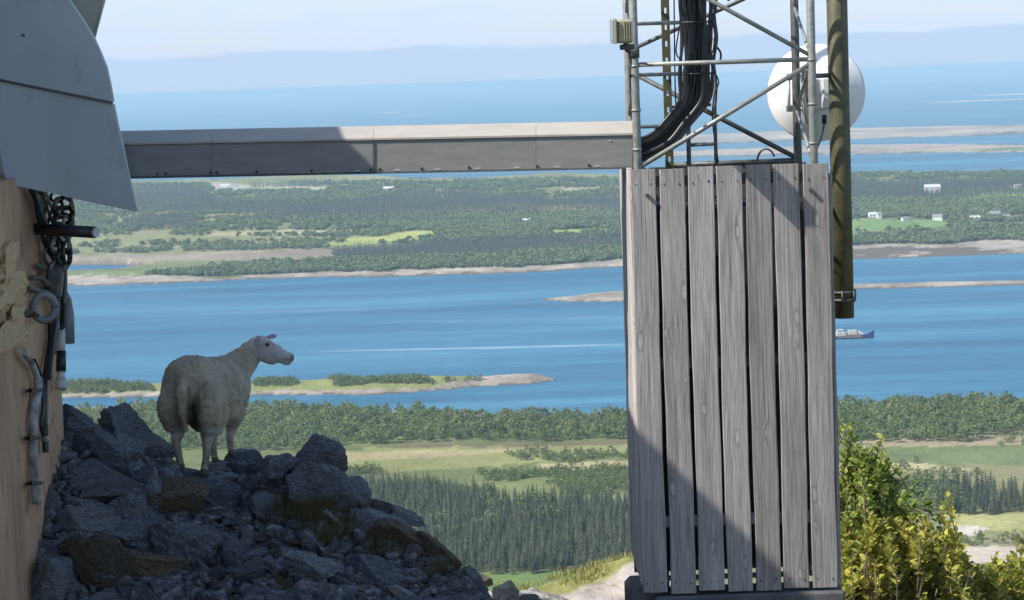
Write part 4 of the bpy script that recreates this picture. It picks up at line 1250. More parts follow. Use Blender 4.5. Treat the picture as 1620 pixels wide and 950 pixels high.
    col = col * (1 - leg)[:, None] + np.array([0.42, 0.37, 0.30])[None] * leg[:, None]
    # shade painted dark in the cleft between the hind legs
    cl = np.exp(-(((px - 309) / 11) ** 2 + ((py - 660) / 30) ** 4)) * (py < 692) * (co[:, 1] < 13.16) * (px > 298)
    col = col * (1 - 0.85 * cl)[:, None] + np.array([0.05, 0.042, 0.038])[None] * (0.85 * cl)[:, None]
    # muzzle and nostril darker, soft line of the mouth
    nz_ = np.exp(-(((px - 465) / 5.5) ** 2 + ((py - 565) / 5.5) ** 2))
    mo = np.exp(-(((py - (569.5 + (px - 455) * 0.12)) / 1.5) ** 2)) * (px > 444)
    eyepatch = np.exp(-(((px - 423) / 7) ** 2 + ((py - 544.5) / 3.2) ** 2)) * 0.55
    k = np.clip(nz_ * 0.85 + mo * 0.6 + eyepatch, 0, 0.92)[:, None]
    col = col * (1 - k) + np.array([0.05, 0.045, 0.05])[None] * k
    hoof = np.zeros(n)
    for hx, hy in ((286, 739), (323.5, 747), (341, 729), (367, 717)):
        hoof = np.maximum(hoof, ((np.abs(px - hx) < 12) & (py > hy - 5)).astype(float))
    col = col * (1 - 0.7 * hoof)[:, None] + np.array([0.07, 0.06, 0.05])[None] * (0.7 * hoof)[:, None]
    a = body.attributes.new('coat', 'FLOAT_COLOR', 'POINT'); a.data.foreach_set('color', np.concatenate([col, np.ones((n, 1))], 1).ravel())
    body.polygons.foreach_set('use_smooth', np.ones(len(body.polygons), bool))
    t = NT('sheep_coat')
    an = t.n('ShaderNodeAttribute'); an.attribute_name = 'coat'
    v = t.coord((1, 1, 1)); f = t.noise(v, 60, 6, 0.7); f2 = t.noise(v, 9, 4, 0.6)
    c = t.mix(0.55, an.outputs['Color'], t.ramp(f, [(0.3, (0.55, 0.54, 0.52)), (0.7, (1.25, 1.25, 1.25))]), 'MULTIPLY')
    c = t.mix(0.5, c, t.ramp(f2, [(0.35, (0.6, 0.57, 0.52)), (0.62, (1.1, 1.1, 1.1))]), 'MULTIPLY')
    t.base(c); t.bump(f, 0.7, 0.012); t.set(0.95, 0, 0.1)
    body.name = 'body'
    link_mesh('body', body, t.m, root)
    # ears
    M['ear'] = mottled('sheep_ear_skin', (0.26, 0.24, 0.23), (0.36, 0.34, 0.33), 30, 0.9)
    def ear(p0, p1, w, mat=M['ear']):
        a, b = P(*p0), P(*p1)
        dr = (b - a); mb = MB()
        mb.tube([a - dr * 0.15, a + dr * 0.2, a + dr * 0.55, a + dr * 0.85, b], [w * 0.45, w * 0.8, w, w * 0.65, w * 0.15], 10)
        cen = a
        dn = dr.normalized()
        sd = dn.cross(Vector((0.35, -0.9, 0.3))).normalized(); nn = sd.cross(dn)
        for v in mb.bm.verts:
            q = v.co - cen; v.co = v.co - nn * (q.dot(nn)) * 0.62
        mb.build('ear', mat, root)
    ear((409, 534, 13.66), (404, 548, 13.60), 0.018)
    ear((424, 534, 13.745), (438, 531, 13.80), 0.015)
    M['eye'] = mottled('sheep_eye', (0.02, 0.018, 0.012), (0.05, 0.04, 0.02), 30, 0.12, spec=0.6)
    mb = MB(); mb.ball(P(424.5, 544.5, HD) + Vector((0, -0.0475, 0)), 0.0105); mb.build('eye', M['eye'], root)
    mb = MB(); mb.ball(P(424.5, 544.5, HD) + Vector((0, 0.0475, 0)), 0.0105); mb.build('eye', M['eye'], root)
    # flat stones carrying the feet
sheep()
for i, (px, py, D, lab) in enumerate([(286, 740, 13.0, 'small dark stone under the left hind hoof of the sheep'), (330, 748, 12.93, 'flat dark stone under the right hind hoof of the sheep'), (342, 730, 13.56, 'stone behind, under the left fore hoof of the sheep'), (372, 718, 13.64, 'stone under the right fore hoof of the sheep')]):
    rs = random.Random(60 + i)
    bm = rock_verts(rs, 4, 12, 0.03)
    top = max(v.co.z for v in bm.verts)
    for v in bm.verts: v.co.z = min(v.co.z, top * 0.62)
    o = rock_obj('boulder', bm, P(px, py, D) + Vector((0.0, 0.02, -0.062)), (0.15, 0.13, 0.105), (0, 0, rs.uniform(0, 3)), M['rock'])
    tag(o, lab, 'boulder', 'boulders of the rock heap')

# ------------------------------------------------------------------ building on the left
XW = -2.42
SHX = P(575, 250, 11.66)                     # a point on the roof's shadow edge
SL = -SUN_D.z / SUN_D.x
def building():
    xw = XW
    r = thing('mast_building', (xw - 1.5, 9.5, CAMZ - 2.8), 'salmon plastered equipment building in shade at the left edge', 'building')
    zt = P(40, 300, 11.0).z
    mb = MB(); bm = mb.bm
    # plaster wall, slightly uneven
    ys = np.linspace(3.2, 12.2, 110); zs = np.linspace(CAMZ - 3.2, zt + 0.04, 34)
    grid = []
    for y in ys:
        grid.append([bm.verts.new((xw + 0.018 * mnoise.fractal(Vector((1, y * 2, z * 2)), 0.8, 2, 4), y, z)) for z in zs])
    for a, b in zip(grid, grid[1:]):
        for k in range(len(a) - 1): bm.faces.new((a[k], b[k], b[k + 1], a[k + 1])).smooth = True
    # thickness and far end
    back = [bm.verts.new((xw - 0.3, ys[0], zs[0])), bm.verts.new((xw - 0.3, ys[-1], zs[0])), bm.verts.new((xw - 0.3, ys[-1], zs[-1])), bm.verts.new((xw - 0.3, ys[0], zs[-1]))]
    bm.faces.new(back)
    bm.faces.new([g for g in grid[-1]] + [back[2], back[1]])
    bm.faces.new([g for g in grid[0]][::-1] + [back[0], back[3]])
    bm.faces.new([g[-1] for g in grid][::-1] + [back[3], back[2]])
    mb.build('wall', M['plaster'], r)
    # main block behind, up to the eaves whose edge throws the shadow
    zr = SHX.z + SL * (SHX.x - (-2.62))
    mb = MB(); mb.box((-6.2, 7.95, (zr + CAMZ - 3.3) / 2 - 0.05), (7.1, 10.7, zr - CAMZ + 3.3 - 0.1)); mb.build('main_block', M['plaster_grey'], r)
    mb = MB(); mb.box((-6.2, 7.9, zr - 0.06), (7.16, 11.0, 0.12)); mb.build('roof', M['sheet'], r)
    # rubble stones where the plaster has gone, sunlight painted into their yellow
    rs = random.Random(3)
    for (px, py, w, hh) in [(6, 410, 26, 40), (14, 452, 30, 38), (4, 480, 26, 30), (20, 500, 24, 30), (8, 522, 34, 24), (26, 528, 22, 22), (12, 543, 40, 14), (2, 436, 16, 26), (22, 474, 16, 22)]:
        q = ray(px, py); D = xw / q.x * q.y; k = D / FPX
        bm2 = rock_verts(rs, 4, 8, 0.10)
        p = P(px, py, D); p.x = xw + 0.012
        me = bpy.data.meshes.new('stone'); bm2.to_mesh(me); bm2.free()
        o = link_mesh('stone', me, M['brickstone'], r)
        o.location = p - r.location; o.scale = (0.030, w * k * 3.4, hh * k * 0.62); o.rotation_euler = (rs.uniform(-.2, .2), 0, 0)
    return r
building()

def sheet_panel(name, outline, dfun, mat, parent, thick=0.012):
    """bent metal sheet with thickness, outline in photograph pixels with depth function"""
    mb = MB()
    a = [P(px, py, dfun(px, py)) for px, py in outline]
    b = [p + Vector((0.002, thick, 0.001)) for p in a]
    mb.prism(a, b)
    return mb.build(name, mat, parent)
def cladding():
    r = thing('sheet_metal_hood', P(120, 335, 11.45), 'large curved grey sheet metal hood jutting from the building, above the cables', 'metal hood')
    df = lambda px, py: 11.50 - 0.0010 * (215 - px) + 0.0004 * (py - 165)
    edge_u = [(100, -12), (118, 14), (133, 36), (147, 59), (158, 83), (168, 108), (174, 136), (178, 161)]
    up = [(-30, -60), (70, -60), *edge_u, (-30, 119)]
    sheet_panel('upper_panel', up, df, M['sheet'], r)
    lo = [(-30, 112), (176, 154), (181, 178), (185, 196), (193, 230), (204, 283), (215, 335), (150, 322), (80, 306), (11, 291), (2, 250), (-4, 200)]
    sheet_panel('lower_panel', lo, lambda px, py: df(px, py) + 0.014, M['sheet'], r)
    MB().tube([P(-30, 121, df(-30, 121) + 0.004), P(178, 163.5, df(178, 163) + 0.004)], 0.006, 6).build('seam', M['galv_dark'], r)
    # folded rim along the right edge, light catching it painted off-white
    mb = MB()
    rim = [(179, 166), (185, 196), (193, 230), (204, 283), (214.5, 334)]
    mb.tube([P(x + 0.5, y, df(x, y) + 0.03) for x, y in rim], 0.008, 6); mb.build('rim', M['white_grey'], r)
    mb = MB(); mb.tube([P(x + 0.8, y, df(x, y) + 0.018) for x, y in edge_u], 0.007, 6); mb.build('rim', M['white_grey'], r)
    for (x, y) in ((37, 56),):
        mb = MB(); mb.tube([P(x, y, df(x, y) - 0.012), P(x, y, df(x, y) + 0.01)], 0.007, 8); mb.build('bolt', M['bolt'], r)
    r2 = thing('beige_fascia', P(135, 20, 11.9), 'olive beige board showing behind the top of the grey metal hood', 'board')
    mb = MB()
    o1 = [(60, -70), (176, -40), (164, 0), (148, 59), (128, 66), (60, 60)]
    a = [P(x, y, 11.85) for x, y in o1]; mb.prism(a, [p + Vector((0, 0.03, 0)) for p in a]); mb.build('board', M['beige_panel'], r2)
    mb = MB(); mb.tube([P(177, -40, 11.85), P(165, 0, 11.85), P(149, 60, 11.85)], 0.008, 6); mb.build('painted_lit_edge', M['white_grey'], r2)  # bright edge of the board, light on it painted off-white
cladding()

# ------------------------------------------------------------------ cable fittings on the wall
def WP(px, py, off=0.05):
    q = ray(px, py); k = (XW + off) / q.x
    return Vector((XW + off, q.y * k, CAMZ + q.z * k))
def wall_fittings():
    # dark steel arm sticking out
    r = thing('steel_arm', P(55, 362, 11.9), 'black steel arm sticking out from the wall under the grey hood', 'steel arm')
    mb = MB(); mb.tube([P(48, 362, 11.80), P(150, 368, 11.62)], 0.030, 14); mb.build('tube', M['black_cable'], r)
    mb = MB(); mb.tube([P(148, 368, 11.624), P(153, 368.3, 11.615)], 0.024, 12); mb.build('end_cap', M['white_grey'], r)
    # loops of cable and chain hanging in front of the far corner
    r = thing('cable_tangle', P(95, 400, 11.9), 'tangle of black and grey cable loops hanging above and below the steel arm', 'cables')
    rs = random.Random(11)
    def loop(cx, cy, rx, ry, D, rad, mat, a0=0, a1=6.28, name='cable_loop'):
        pts = [P(cx + rx * math.cos(a), cy + ry * math.sin(a), D + 0.03 * math.sin(a * 1.5)) for a in np.linspace(a0, a1, 22)]
        MB().tube(pts, rad, 8).build(name, M[mat], r)
    loop(100, 322, 13, 9, 11.85, 0.011, 'grey_cable'); loop(102, 336, 12, 8, 11.83, 0.011, 'black_cable'); loop(98, 347, 13, 8, 11.86, 0.012, 'black_cable')
    loop(92, 330, 7, 16, 11.9, 0.009, 'black_cable'); loop(96, 388, 14, 14, 11.85, 0.012, 'grey_cable'); loop(90, 396, 10, 18, 11.9, 0.010, 'black_cable'); loop(106, 400, 6, 20, 11.85, 0.010, 'black_cable')
    for pts, rad, mat in [
        ([(48, 300), (62, 330), (66, 370), (78, 400), (96, 420), (100, 470), (98, 520)], 0.012, 'black_cable'),
        ([(55, 303), (60, 345), (72, 385), (85, 408), (92, 450), (90, 500)], 0.010, 'black_cable'),
        ([(62, 305), (75, 318), (70, 345), (84, 372), (99, 395), (104, 440), (102, 480)], 0.010, 'grey_cable'),
        ([(70, 308), (82, 330), (76, 358), (90, 385), (98, 425)], 0.009, 'black_cable'),
        ([(112, 312), (116, 340), (108, 372), (112, 410), (103, 430), (101, 470)], 0.009, 'black_cable'),
        ([(58, 420), (75, 426), (92, 424)], 0.012, 'galv_dark'), ([(44, 455), (60, 460), (76, 462)], 0.012, 'galv_dark')]:
        MB().tube(smooth_path([(WP(x, y, 0.03 + 0.0007 * max(0, x - 60)) if x < 100 else P(x, y, 11.95)) for x, y in pts], 6), rad, 8).build('cable', M[mat], r)
    for cx_, cy_, rx_, ry_, rd_, mt_ in ((90, 312, 10, 8, .008, 'black_cable'), (108, 352, 8, 10, .009, 'grey_cable'), (84, 378, 9, 12, .010, 'black_cable'), (100, 408, 9, 14, .009, 'black_cable'), (92, 424, 11, 10, .010, 'grey_cable'), (104, 372, 8, 9, .008, 'white_grey'), (78, 404, 8, 15, .009, 'galv_dark')):
        loop(cx_, cy_, rx_, ry_, 11.84, rd_, mt_)
    for pts, rad, mat in [([(52, 302), (68, 350), (80, 380), (88, 430), (90, 480), (84, 540), (78, 600)], 0.012, 'black_cable'), ([(66, 304), (80, 345), (92, 380), (96, 440), (92, 500), (86, 560)], 0.008, 'galv_dark'), ([(74, 310), (88, 350), (82, 390), (96, 430), (94, 470)], 0.008, 'white_grey'), ([(60, 430), (72, 450), (84, 448), (90, 470)], 0.010, 'rust'), ([(48, 440), (62, 440), (80, 452)], 0.013, 'rust')]:
        MB().tube(smooth_path([WP(x, y, 0.05 + 0.0007 * max(0, x - 60)) for x, y in pts], 6), rad, 8).build('cable', M[mat], r)
    MB().box(WP(86, 445, 0.07), (0.085, 0.09, 0.17), Euler((0, 0.15, 0)), 0.015).build('junction_box', M['galv_dark'], r)
    MB().box(WP(68, 315, 0.03), (0.03, 0.05, 0.13), Euler((0, 0.35, 0)), 0.004).build('perforated_plate', M['white_grey'], r)
    # hose ring on a spike
    r = thing('hose_ring', P(68, 486, 11.5), 'grey ring of hose hung on a rusty spike in the wall', 'hose ring')
    c_ = WP(69, 487, 0.07); hr = ray(69, 487)
    pts = [P(70 + 17 * math.cos(a), 487 + 20 * math.sin(a), c_.y + 0.02 * math.cos(a)) for a in np.linspace(0, 6.28, 30)]
    MB().tube(pts, 0.020, 10).build('ring', M['grey_cable'], r)
    MB().tube([WP(26, 492, 0.0), WP(48, 497, 0.03), WP(58, 500, 0.07)], [0.022, 0.02, 0.016], 8).build('spike', M['rust'], r)
    # white wrapped conduit
    r = thing('wrapped_conduit', P(58, 795, 11.4), 'conduit with peeling white wrap clamped down the plastered wall', 'conduit')
    path = [(36, 556), (48, 572), (58, 594), (60, 615), (54, 650), (52, 690), (54, 740), (58, 797)]
    MB().tube(smooth_path([WP(x, y, 0.035) for x, y in path], 6), [0.016] * 14 + [0.024] * 29, 12).build('pipe', M['pipe_white'], r)
    MB().tube(smooth_path([WP(x + 10, y, 0.03) for x, y in [(44, 570), (56, 600), (58, 640), (55, 670), (58, 690)]], 6), 0.010, 8).build('cable', M['black_cable'], r)
    for (x, y) in ((53, 693), (56, 765), (56, 618)):
        MB().tube([WP(x - 15, y + 1, 0.0), WP(x - 8, y, 0.045), WP(x + 9, y - 1, 0.055)], [0.010, 0.012, 0.010], 8).build('clamp', M['rust'], r)
    # second shorter one
    r = thing('short_conduit', P(72, 715, 11.6), 'shorter dark conduit with white tape hanging beside the wrapped conduit', 'conduit')
    path = [(80, 500), (80, 540), (74, 580), (71, 620), (70, 655), (72, 700), (72, 716)]
    MB().tube(smooth_path([WP(x, y, 0.03) for x, y in path], 6), 0.017, 10).build('pipe', M['black_cable'], r)
    for y in (640, 664, 690):
        MB().tube([WP(71, y, 0.03), WP(71.5, y + 9, 0.03)], 0.020, 10).build('tape', M['pipe_white'], r)
    # insulator with weights
    r = thing('cable_weight', P(97, 610, 11.9), 'hanging grey sleeve and black and white weight at the far corner of the wall', 'cable weight')
    MB().tube([WP(103, 462, .08), WP(106, 474, .08), WP(108, 500, .08), WP(108, 543, .08)], [0.012, 0.024, 0.032, 0.034], 14).build('sleeve', M['grey_cable'], r)
    for (y0, y1, mt, rd) in ((520, 556, 'white_grey', 0.022), (556, 588, 'black_cable', 0.026), (588, 600, 'white_grey', 0.022), (600, 616, 'white_grey', 0.030)):
        MB().tube([WP(97, y0, .05), WP(96.5, y1, .05)], rd, 14).build('weight', M[mt], r)
    MB().tube([WP(98, 470, .05), WP(97, 521, .05)], 0.012, 8).build('rod', M['black_cable'], r)
wall_fittings()

# ------------------------------------------------------------------ timber screen round the mast foot
def timber_screen():
    y0, y1 = 11.4, 12.42
    a = P(996, 270, y0); b = P(1308, 260, y0)
    bot = P(1040, 939, y0).z
    r = thing('timber_screen', (a.x, y0, bot), 'tall weathered grey timber screen boxed round the foot of the mast', 'timber screen')
    pitch = (b.x - a.x - 38 / FPX * y0) / 6.0; w = 40.2 / FPX * y0
    rs = random.Random(21)
    ztop = a.z
    def plank(x, y, wx, wy, zb, zt, mat, lean=0.0):
        """board with slightly wavy edges, chamfered"""
        mb = MB(); bm = mb.bm; rows = []
        n = 16
        ph = rs.uniform(0, 9)
        for i in range(n + 1):
            t_ = i / n; z = zb + (zt - zb) * t_
            dx = lean * t_ + 0.0022 * math.sin(t_ * 7 + ph); e = 0.0012 * math.sin(t_ * 23 + ph * 2)
            c = 0.004
            X0, X1 = x + dx - wx / 2 - e, x + dx + wx / 2 + e
            Y0, Y1 = y - wy / 2, y + wy / 2
            rows.append([bm.verts.new(v) for v in ((X0 + c, Y0, z), (X1 - c, Y0, z), (X1, Y0 + c, z), (X1, Y1, z), (X0, Y1, z), (X0, Y0 + c, z))])
        for p, q in zip(rows, rows[1:]):
            for k in range(6): bm.faces.new((p[k], p[(k + 1) % 6], q[(k + 1) % 6], q[k]))
        bm.faces.new(rows[0][::-1]); bm.faces.new(rows[-1])
        return mb.build('plank', mat, r)
    nails = []
    for i in range(7):
        x = a.x + w / 2 + i * pitch
        pl = plank(x, y0, w * rs.uniform(0.985, 1.015), 0.022, bot + rs.uniform(-.004, .012), ztop + rs.uniform(-.006, .008), M['wood'], rs.uniform(-.003, .003))
        # nail and bolt heads
        for zz in (bot + 0.05, ztop - 0.07):
            for s_ in (-0.3, 0.3):
                mb = MB(); mb.tube([Vector((x + s_ * w, y0 - 0.0132, zz + rs.uniform(-.01, .01))), Vector((x + s_ * w, y0 - 0.0100, zz))], 0.0032, 6); mb.build('nail', M['bolt'], pl)
        if i in (0, 6):
            for zz in (ztop - 0.125,):
                mb = MB(); p = Vector((x + (0.02 if i == 0 else -0.03), y0 - 0.035, zz)); mb.tube([p, p + Vector((0, 0.03, 0))], 0.010, 8); mb.build('bolt_head', M['galv_dark'], pl)
    x_l = a.x - 0.002; x_r = b.x
    # left side boards, sunlight painted into their bleached tone, butted edge to edge
    ny = 7; ly = (y1 - y0 - 0.03) / ny
    for i in range(ny):
        plank(x_l + 0.011, y0 + 0.018 + ly * (i + 0.5), 0.022, ly * 0.965, bot + 0.02 + rs.uniform(0, .02), ztop + rs.uniform(-.02, .01), M['wood_side'])
    # right edge batten
    plank(x_r + 0.016, y0 + 0.03, 0.020, 0.06, bot + 0.02, ztop - 0.05, M['wood'])
    # far side planks, hung shorter
    for i in range(7):
        x = a.x + w / 2 + (i + 0.12) * pitch
        plank(x, y1, w * 1.06, 0.022, P(1150, 900, y1).z, ztop - 0.03, M['wood_dark'])
    # rails behind the front planks
    for py in (283, 572, 822, 912):
        z = P(1150, py, y0 + 0.03).z
        MB().box(((a.x + b.x) / 2, y0 + 0.036, z), (b.x - a.x - 0.01, 0.045, 0.055 if py != 912 else 0.02), None, 0.003).build('rail', M['wood_dark'] if py != 822 else M['wood'], r)
    for sx in (a.x + 0.05, b.x - 0.03):
        MB().box((sx, y1 - 0.05, (bot + ztop) / 2), (0.05, 0.05, ztop - bot - 0.1), None, 0.003).build('post', M['wood_dark'], r)
    # plinth
    r2 = thing('concrete_foot', P(1150, 950, 11.6), 'dark rounded concrete foot under the timber screen', 'concrete foot')
    zc = CAMZ - 3.1
    MB().box((a.x + 0.02, 11.55, (bot - 0.01 + zc) / 2 + 0.03), (0.20, 0.22, bot - zc + 0.04), None, 0.03).build('block', M['concrete_dark'], r2)
    MB().box(((a.x + b.x) / 2 + 0.05, 11.50, (bot - 0.015 + zc) / 2), (b.x - a.x - 0.02, 0.26, bot - 0.015 - zc), None, 0.012).build('sill', M['concrete_dark'], r2)
    # black box added inside to keep the plank gaps dark
    r3 = thing('gap_darkening_box', ((a.x + b.x) / 2, 11.95, bot + 0.1), 'black box added inside the timber screen to darken its gaps', 'dark box')
    zt = P(1150, 320, 11.75).z; zb = P(1150, 893, 11.75).z
    MB().box(((a.x + b.x) / 2, 11.95, (zt + zb) / 2), (b.x - a.x - 0.12, 0.40, zt - zb), None, 0.01).build('body', M['bolt'], r3)
    MB().box(((a.x + b.x) / 2, 11.744, (zt + zb) / 2), (b.x - a.x - 0.2, 0.012, zt - zb - 0.06), None, 0.003).build('box_front', M['bolt'], r3)
    for k in (-0.35, 0.35):
        MB().box(((a.x + b.x) / 2 + k, 11.95, (zb + zc) / 2), (0.05, 0.3, zb - zc), None, 0.003).build('leg', M['bolt'], r3)
timber_screen()

# ------------------------------------------------------------------ lattice mast
def mast():
    r = thing('lattice_mast', P(1145, 262, 11.9), 'grey steel lattice mast rising out of the timber screen', 'mast')
    zlow = CAMZ - 2.7; ztop = CAMZ + 1.9
    yf, yr = 11.62, 12.26
    xl, xr = P(1005, 135, yf).x, P(1285, 135, yf).x
    for x, y, rad, mt in ((xl, yf, 0.021, 'galv'), (xr, yf, 0.021, 'galv'), (xl, yr, 0.019, 'galv'), (xr, yr, 0.022, 'galv_dark')):
        MB().tube([(x, y, zlow), (x, y, CAMZ), (x, y, ztop)], rad, 14).build('leg', M[mt], r)
    def bar(p, q, D0, D1, rad, mt='galv', nm='brace'):
        MB().tube([P(*p, D0), P(*q, D1)], rad, 10).build(nm, M[mt], r)
    # joint collars on the front legs
    for x in (xl, xr):
        for py in (100, 170, 232):
            z = P(1144, py, yf).z
            MB().tube([(x, yf, z - 0.006), (x, yf, z + 0.006)], 0.0245, 12).build('collar', M['galv'], r)
    bar((1006, 103), (1284, 94), yf, yf, 0.0125, 'galv', 'crossbar')
    bar((1005, -65), (1282, 88), yf, yf, 0.0115); bar((1284, 100), (1010, 266), yf, yf, 0.0125)
    bar((1284, -80), (1150, 0), yf, yf, 0.0115)
    # rear face
    bar((996, 113), (1262, 251), yr, yr, 0.0135, 'galv_dark'); bar((1262, -10), (996, 100), yr + 0.02, yr + 0.02, 0.0005 + 0.010, 'galv_dark') if False else None
    bar((996, 80), (1094, 36), yr, yr, 0.0115, 'galv_dark'); bar((1094, 36), (1262, -40), yr + 0.01, yr + 0.01, 0.0115, 'galv_dark')
    bar((1060, 262), (1264, 254), yr, yr, 0.015, 'galv_dark', 'crossbar')
    # side faces (zig-zag between front and rear legs)
    for x in (xl, xr):
        zs = [P(1144, p, 11.9).z for p in (262, 180, 98, 12, -80, -170, -260)]
        for k in range(len(zs) - 1):
            ya, yb = (yf, yr) if k % 2 == 0 else (yr, yf)
            MB().tube([(x, ya, zs[k]), (x, yb, zs[k + 1])], 0.009, 8).build('brace', M['galv'], r)
    # front face above the frame
    zA = P(1144, -65, yf).z
    for k in range(2):
        z0 = zA + k * 0.62
        MB().tube([(xl, yf, z0 + 0.02), (xr, yf, z0 + 0.02)], 0.0125, 8).build('crossbar', M['galv'], r)
        MB().tube([(xl if k else xr, yf + .012, z0 + 0.02), (xr if k else xl, yf + .012, z0 + 0.62)], 0.0115, 8).build('brace', M['galv'], r)
    # cable ladder inside the mast: olive slotted rail, slim rails, rungs
    mb = MB(); yl = 11.98
    p0, p1 = P(1051, -200, yl), P(1056, 300, yl); x0 = (p0.x + p1.x) / 2
    # channel: web with two flanges and separate slots left open
    zz = list(np.arange(p1.z, p0.z, 0.085))
    for k, z in enumerate(zz[:-1]):
        mb.box((x0, yl, z + 0.0285), (0.036, 0.006, 0.057))
        mb.box((x0 - 0.0115, yl, z + 0.071), (0.0130, 0.0058, 0.0285)); mb.box((x0 + 0.0115, yl, z + 0.071), (0.0130, 0.0058, 0.0285))
    mb.build('slotted_rail', M['olive'], r)
    MB().box((x0 - 0.0195, yl + 0.012, (p0.z + p1.z) / 2), (0.003, 0.03, p0.z - p1.z)).build('flange', M['olive'], r)
    MB().box((x0 + 0.0195, yl + 0.012, (p0.z + p1.z) / 2), (0.003, 0.03, p0.z - p1.z)).build('flange', M['olive'], r)
    bar((1086, 30), (1090, 262), 12.02, 12.02, 0.012, 'galv', 'rail')
    bar((1128, 60), (1133, 262), 12.05, 12.05, 0.010, 'galv', 'rail')
    for (ya, xb) in ((37, 1081), (118, 1081), (200, 1088)):
        bar((1004, ya + 1), (xb, ya - 1), 11.66, 12.0, 0.0105, 'galv', 'rung')
    bar((1062, 170), (1125, 166), 12.03, 12.03, 0.008, 'galv_dark', 'rung'); bar((1090, 230), (1130, 228), 12.04, 12.04, 0.010, 'galv', 'rung')
    # loop of strap wire over the screen
    pts = [P(1212 + 14 * math.cos(a), 256 - 20 * math.sin(a), 12.1) for a in np.linspace(0.4, 3.1, 14)]
    MB().tube(pts, 0.006, 6).build('wire_loop', M['galv_dark'], r)
    # floodlight on a bracket arm
    r = thing('floodlight', P(985, 50, 11.1), 'small beige floodlight on a bracket left of the mast leg', 'floodlight')
    c = P(982, 50, 11.1)
    MB().box(c + Vector((0.012, 0.02, 0)), (0.075, 0.20, 0.112), Euler((0.03, 0, 0.05)), 0.010).build('housing', M['flood'], r)
    MB().box(c + Vector((-0.034, 0.0, 0.002)), (0.012, 0.20, 0.12), Euler((0.03, 0, 0.05)), 0.003).build('front_frame', M['flood'], r)
    MB().box(c + Vector((-0.0415, 0.0, 0.002)), (0.004, 0.18, 0.10), Euler((0.03, 0, 0.05)), 0.001).build('lens', M['dark_glass'], r)
    for k in range(4):
        MB().box(c + Vector((0.012 + k * 0.012, -0.085, 0.0)), (0.004, 0.012, 0.094), Euler((0.03, 0, 0.05)), 0).build('fin', M['flood'], r)
    MB().tube([c + Vector((0.02, 0, -0.058)), c + Vector((0.03, 0.06, -0.09)), Vector((xl, yf - 0.02, c.z - 0.10))], 0.011, 8).build('arm', M['galv_dark'], r)
    MB().box(c + Vector((0.03, 0.03, -0.075)), (0.07, 0.05, 0.026), None, 0.004).build('bracket', M['galv_dark'], r)
    MB().tube([Vector((xl, yf, c.z - 0.125)), Vector((xl, yf, c.z - 0.075))], 0.026, 12).build('clamp', M['galv_dark'], r)
    MB().tube(smooth_path([c + Vector((0.03, 0.08, -0.05)), c + Vector((0.05, 0.1, -0.14)), Vector((xl - 0.025, yf - 0.02, c.z - 0.2)), Vector((xl - 0.022, yf, c.z - 0.4))], 6), 0.005, 6).build('cable', M['black_cable'], r)
    # bundle of black cables bending from the mast into the duct
    r = thing('cable_bundle', P(1060, 230, 12.0), 'thick bundle of black cables curving down the mast into the duct', 'cable bundle')
    rs = random.Random(4)
    N = 22
    for i in range(N):
        s_ = i / (N - 1)
        top = 1080 + 48 * ((i * 7) % N) / (N - 1); lay = (i % 3) * 0.035
        D = 11.80 + lay
        bend = 150 + 40 * rs.random()
        path = [(top - 4, -190), (top - 2, -80), (top + rs.uniform(-6, 6), 0), (top + 1 + rs.uniform(-6, 6), 60), (top - 2 + rs.uniform(-5, 5), 115), (top - 5, 158), (1074 + (top - 1104) * 0.75, 192 + (top - 1104) * 0.25), (1050 + (top - 1104) * 0.55, 220 + (top - 1104) * 0.55), (1018, 236 + (top - 1104) * 0.75), (995, 238 + (top - 1104) * 0.75)]
        MB().tube(smooth_path([P(x, y, D) for x, y in path], 7), rs.choice([0.008, 0.0115, 0.007, 0.013]), 8).build('cable', M['black_cable'], r)
    # fine wires
    for path, rad in [([(1066, -60), (1067, 60), (1069, 160), (1075, 230)], 0.004), ([(1124, -60), (1130, 20), (1135, 60), (1130, 95), (1134, 140), (1130, 200), (1136, 258)], 0.005), ([(1080, 20), (1072, 60), (1070, 85), (1080, 98)], 0.004), ([(1130, 70), (1140, 84), (1138, 98), (1128, 96)], 0.006), ([(1128, 110), (1137, 130), (1130, 150), (1127, 185), (1131, 225)], 0.004), ([(1118, -40), (1132, 30), (1130, 72)], 0.004)]:
        MB().tube(smooth_path([P(x, y, 12.0) for x, y in path], 6), rad, 6).build('wire', M['black_cable'], r)
    MB().box(P(1131, 76, 11.98), (0.022, 0.02, 0.055), Euler((0, 0.2, 0)), 0.003).build('connector', M['bolt'], r)
    for py in (36, 118):
        MB().tube([P(1078, py, 11.79), P(1130, py - 2, 11.79)], 0.005, 6).build('strap', M['bolt'], r)
    # slim tube near the right rear leg
    # fat olive pipe at the right
    r = thing('olive_pipe', P(1335, 505, 11.82), 'thick olive painted steel pipe standing right of the timber screen', 'pipe')
    pa, pb = P(1323, 0, 11.82), P(1336, 503, 11.82); xp = (pa.x + pb.x) / 2
    MB().tube([(xp, 11.82, pb.z), (xp, 11.82, (pa.z + pb.z) / 2), (xp, 11.82, CAMZ + 1.6)], 0.053, 28).build('tube', M['olive'], r)
    for py in (462, 474):
        z = P(1336, py, 11.82).z
        MB().tube([(xp, 11.82, z - 0.006), (xp, 11.82, z + 0.006)], 0.062, 24).build('collar', M['galv_dark'], r)
    for a in range(6):
        an = a * math.pi / 3 + 0.3
        z = P(1336, 468, 11.82).z
        MB().tube([(xp + 0.066 * math.cos(an), 11.82 + 0.066 * math.sin(an), z - 0.03), (xp + 0.066 * math.cos(an), 11.82 + 0.066 * math.sin(an), z + 0.03)], 0.006, 6).build('bolt', M['galv_dark'], r)
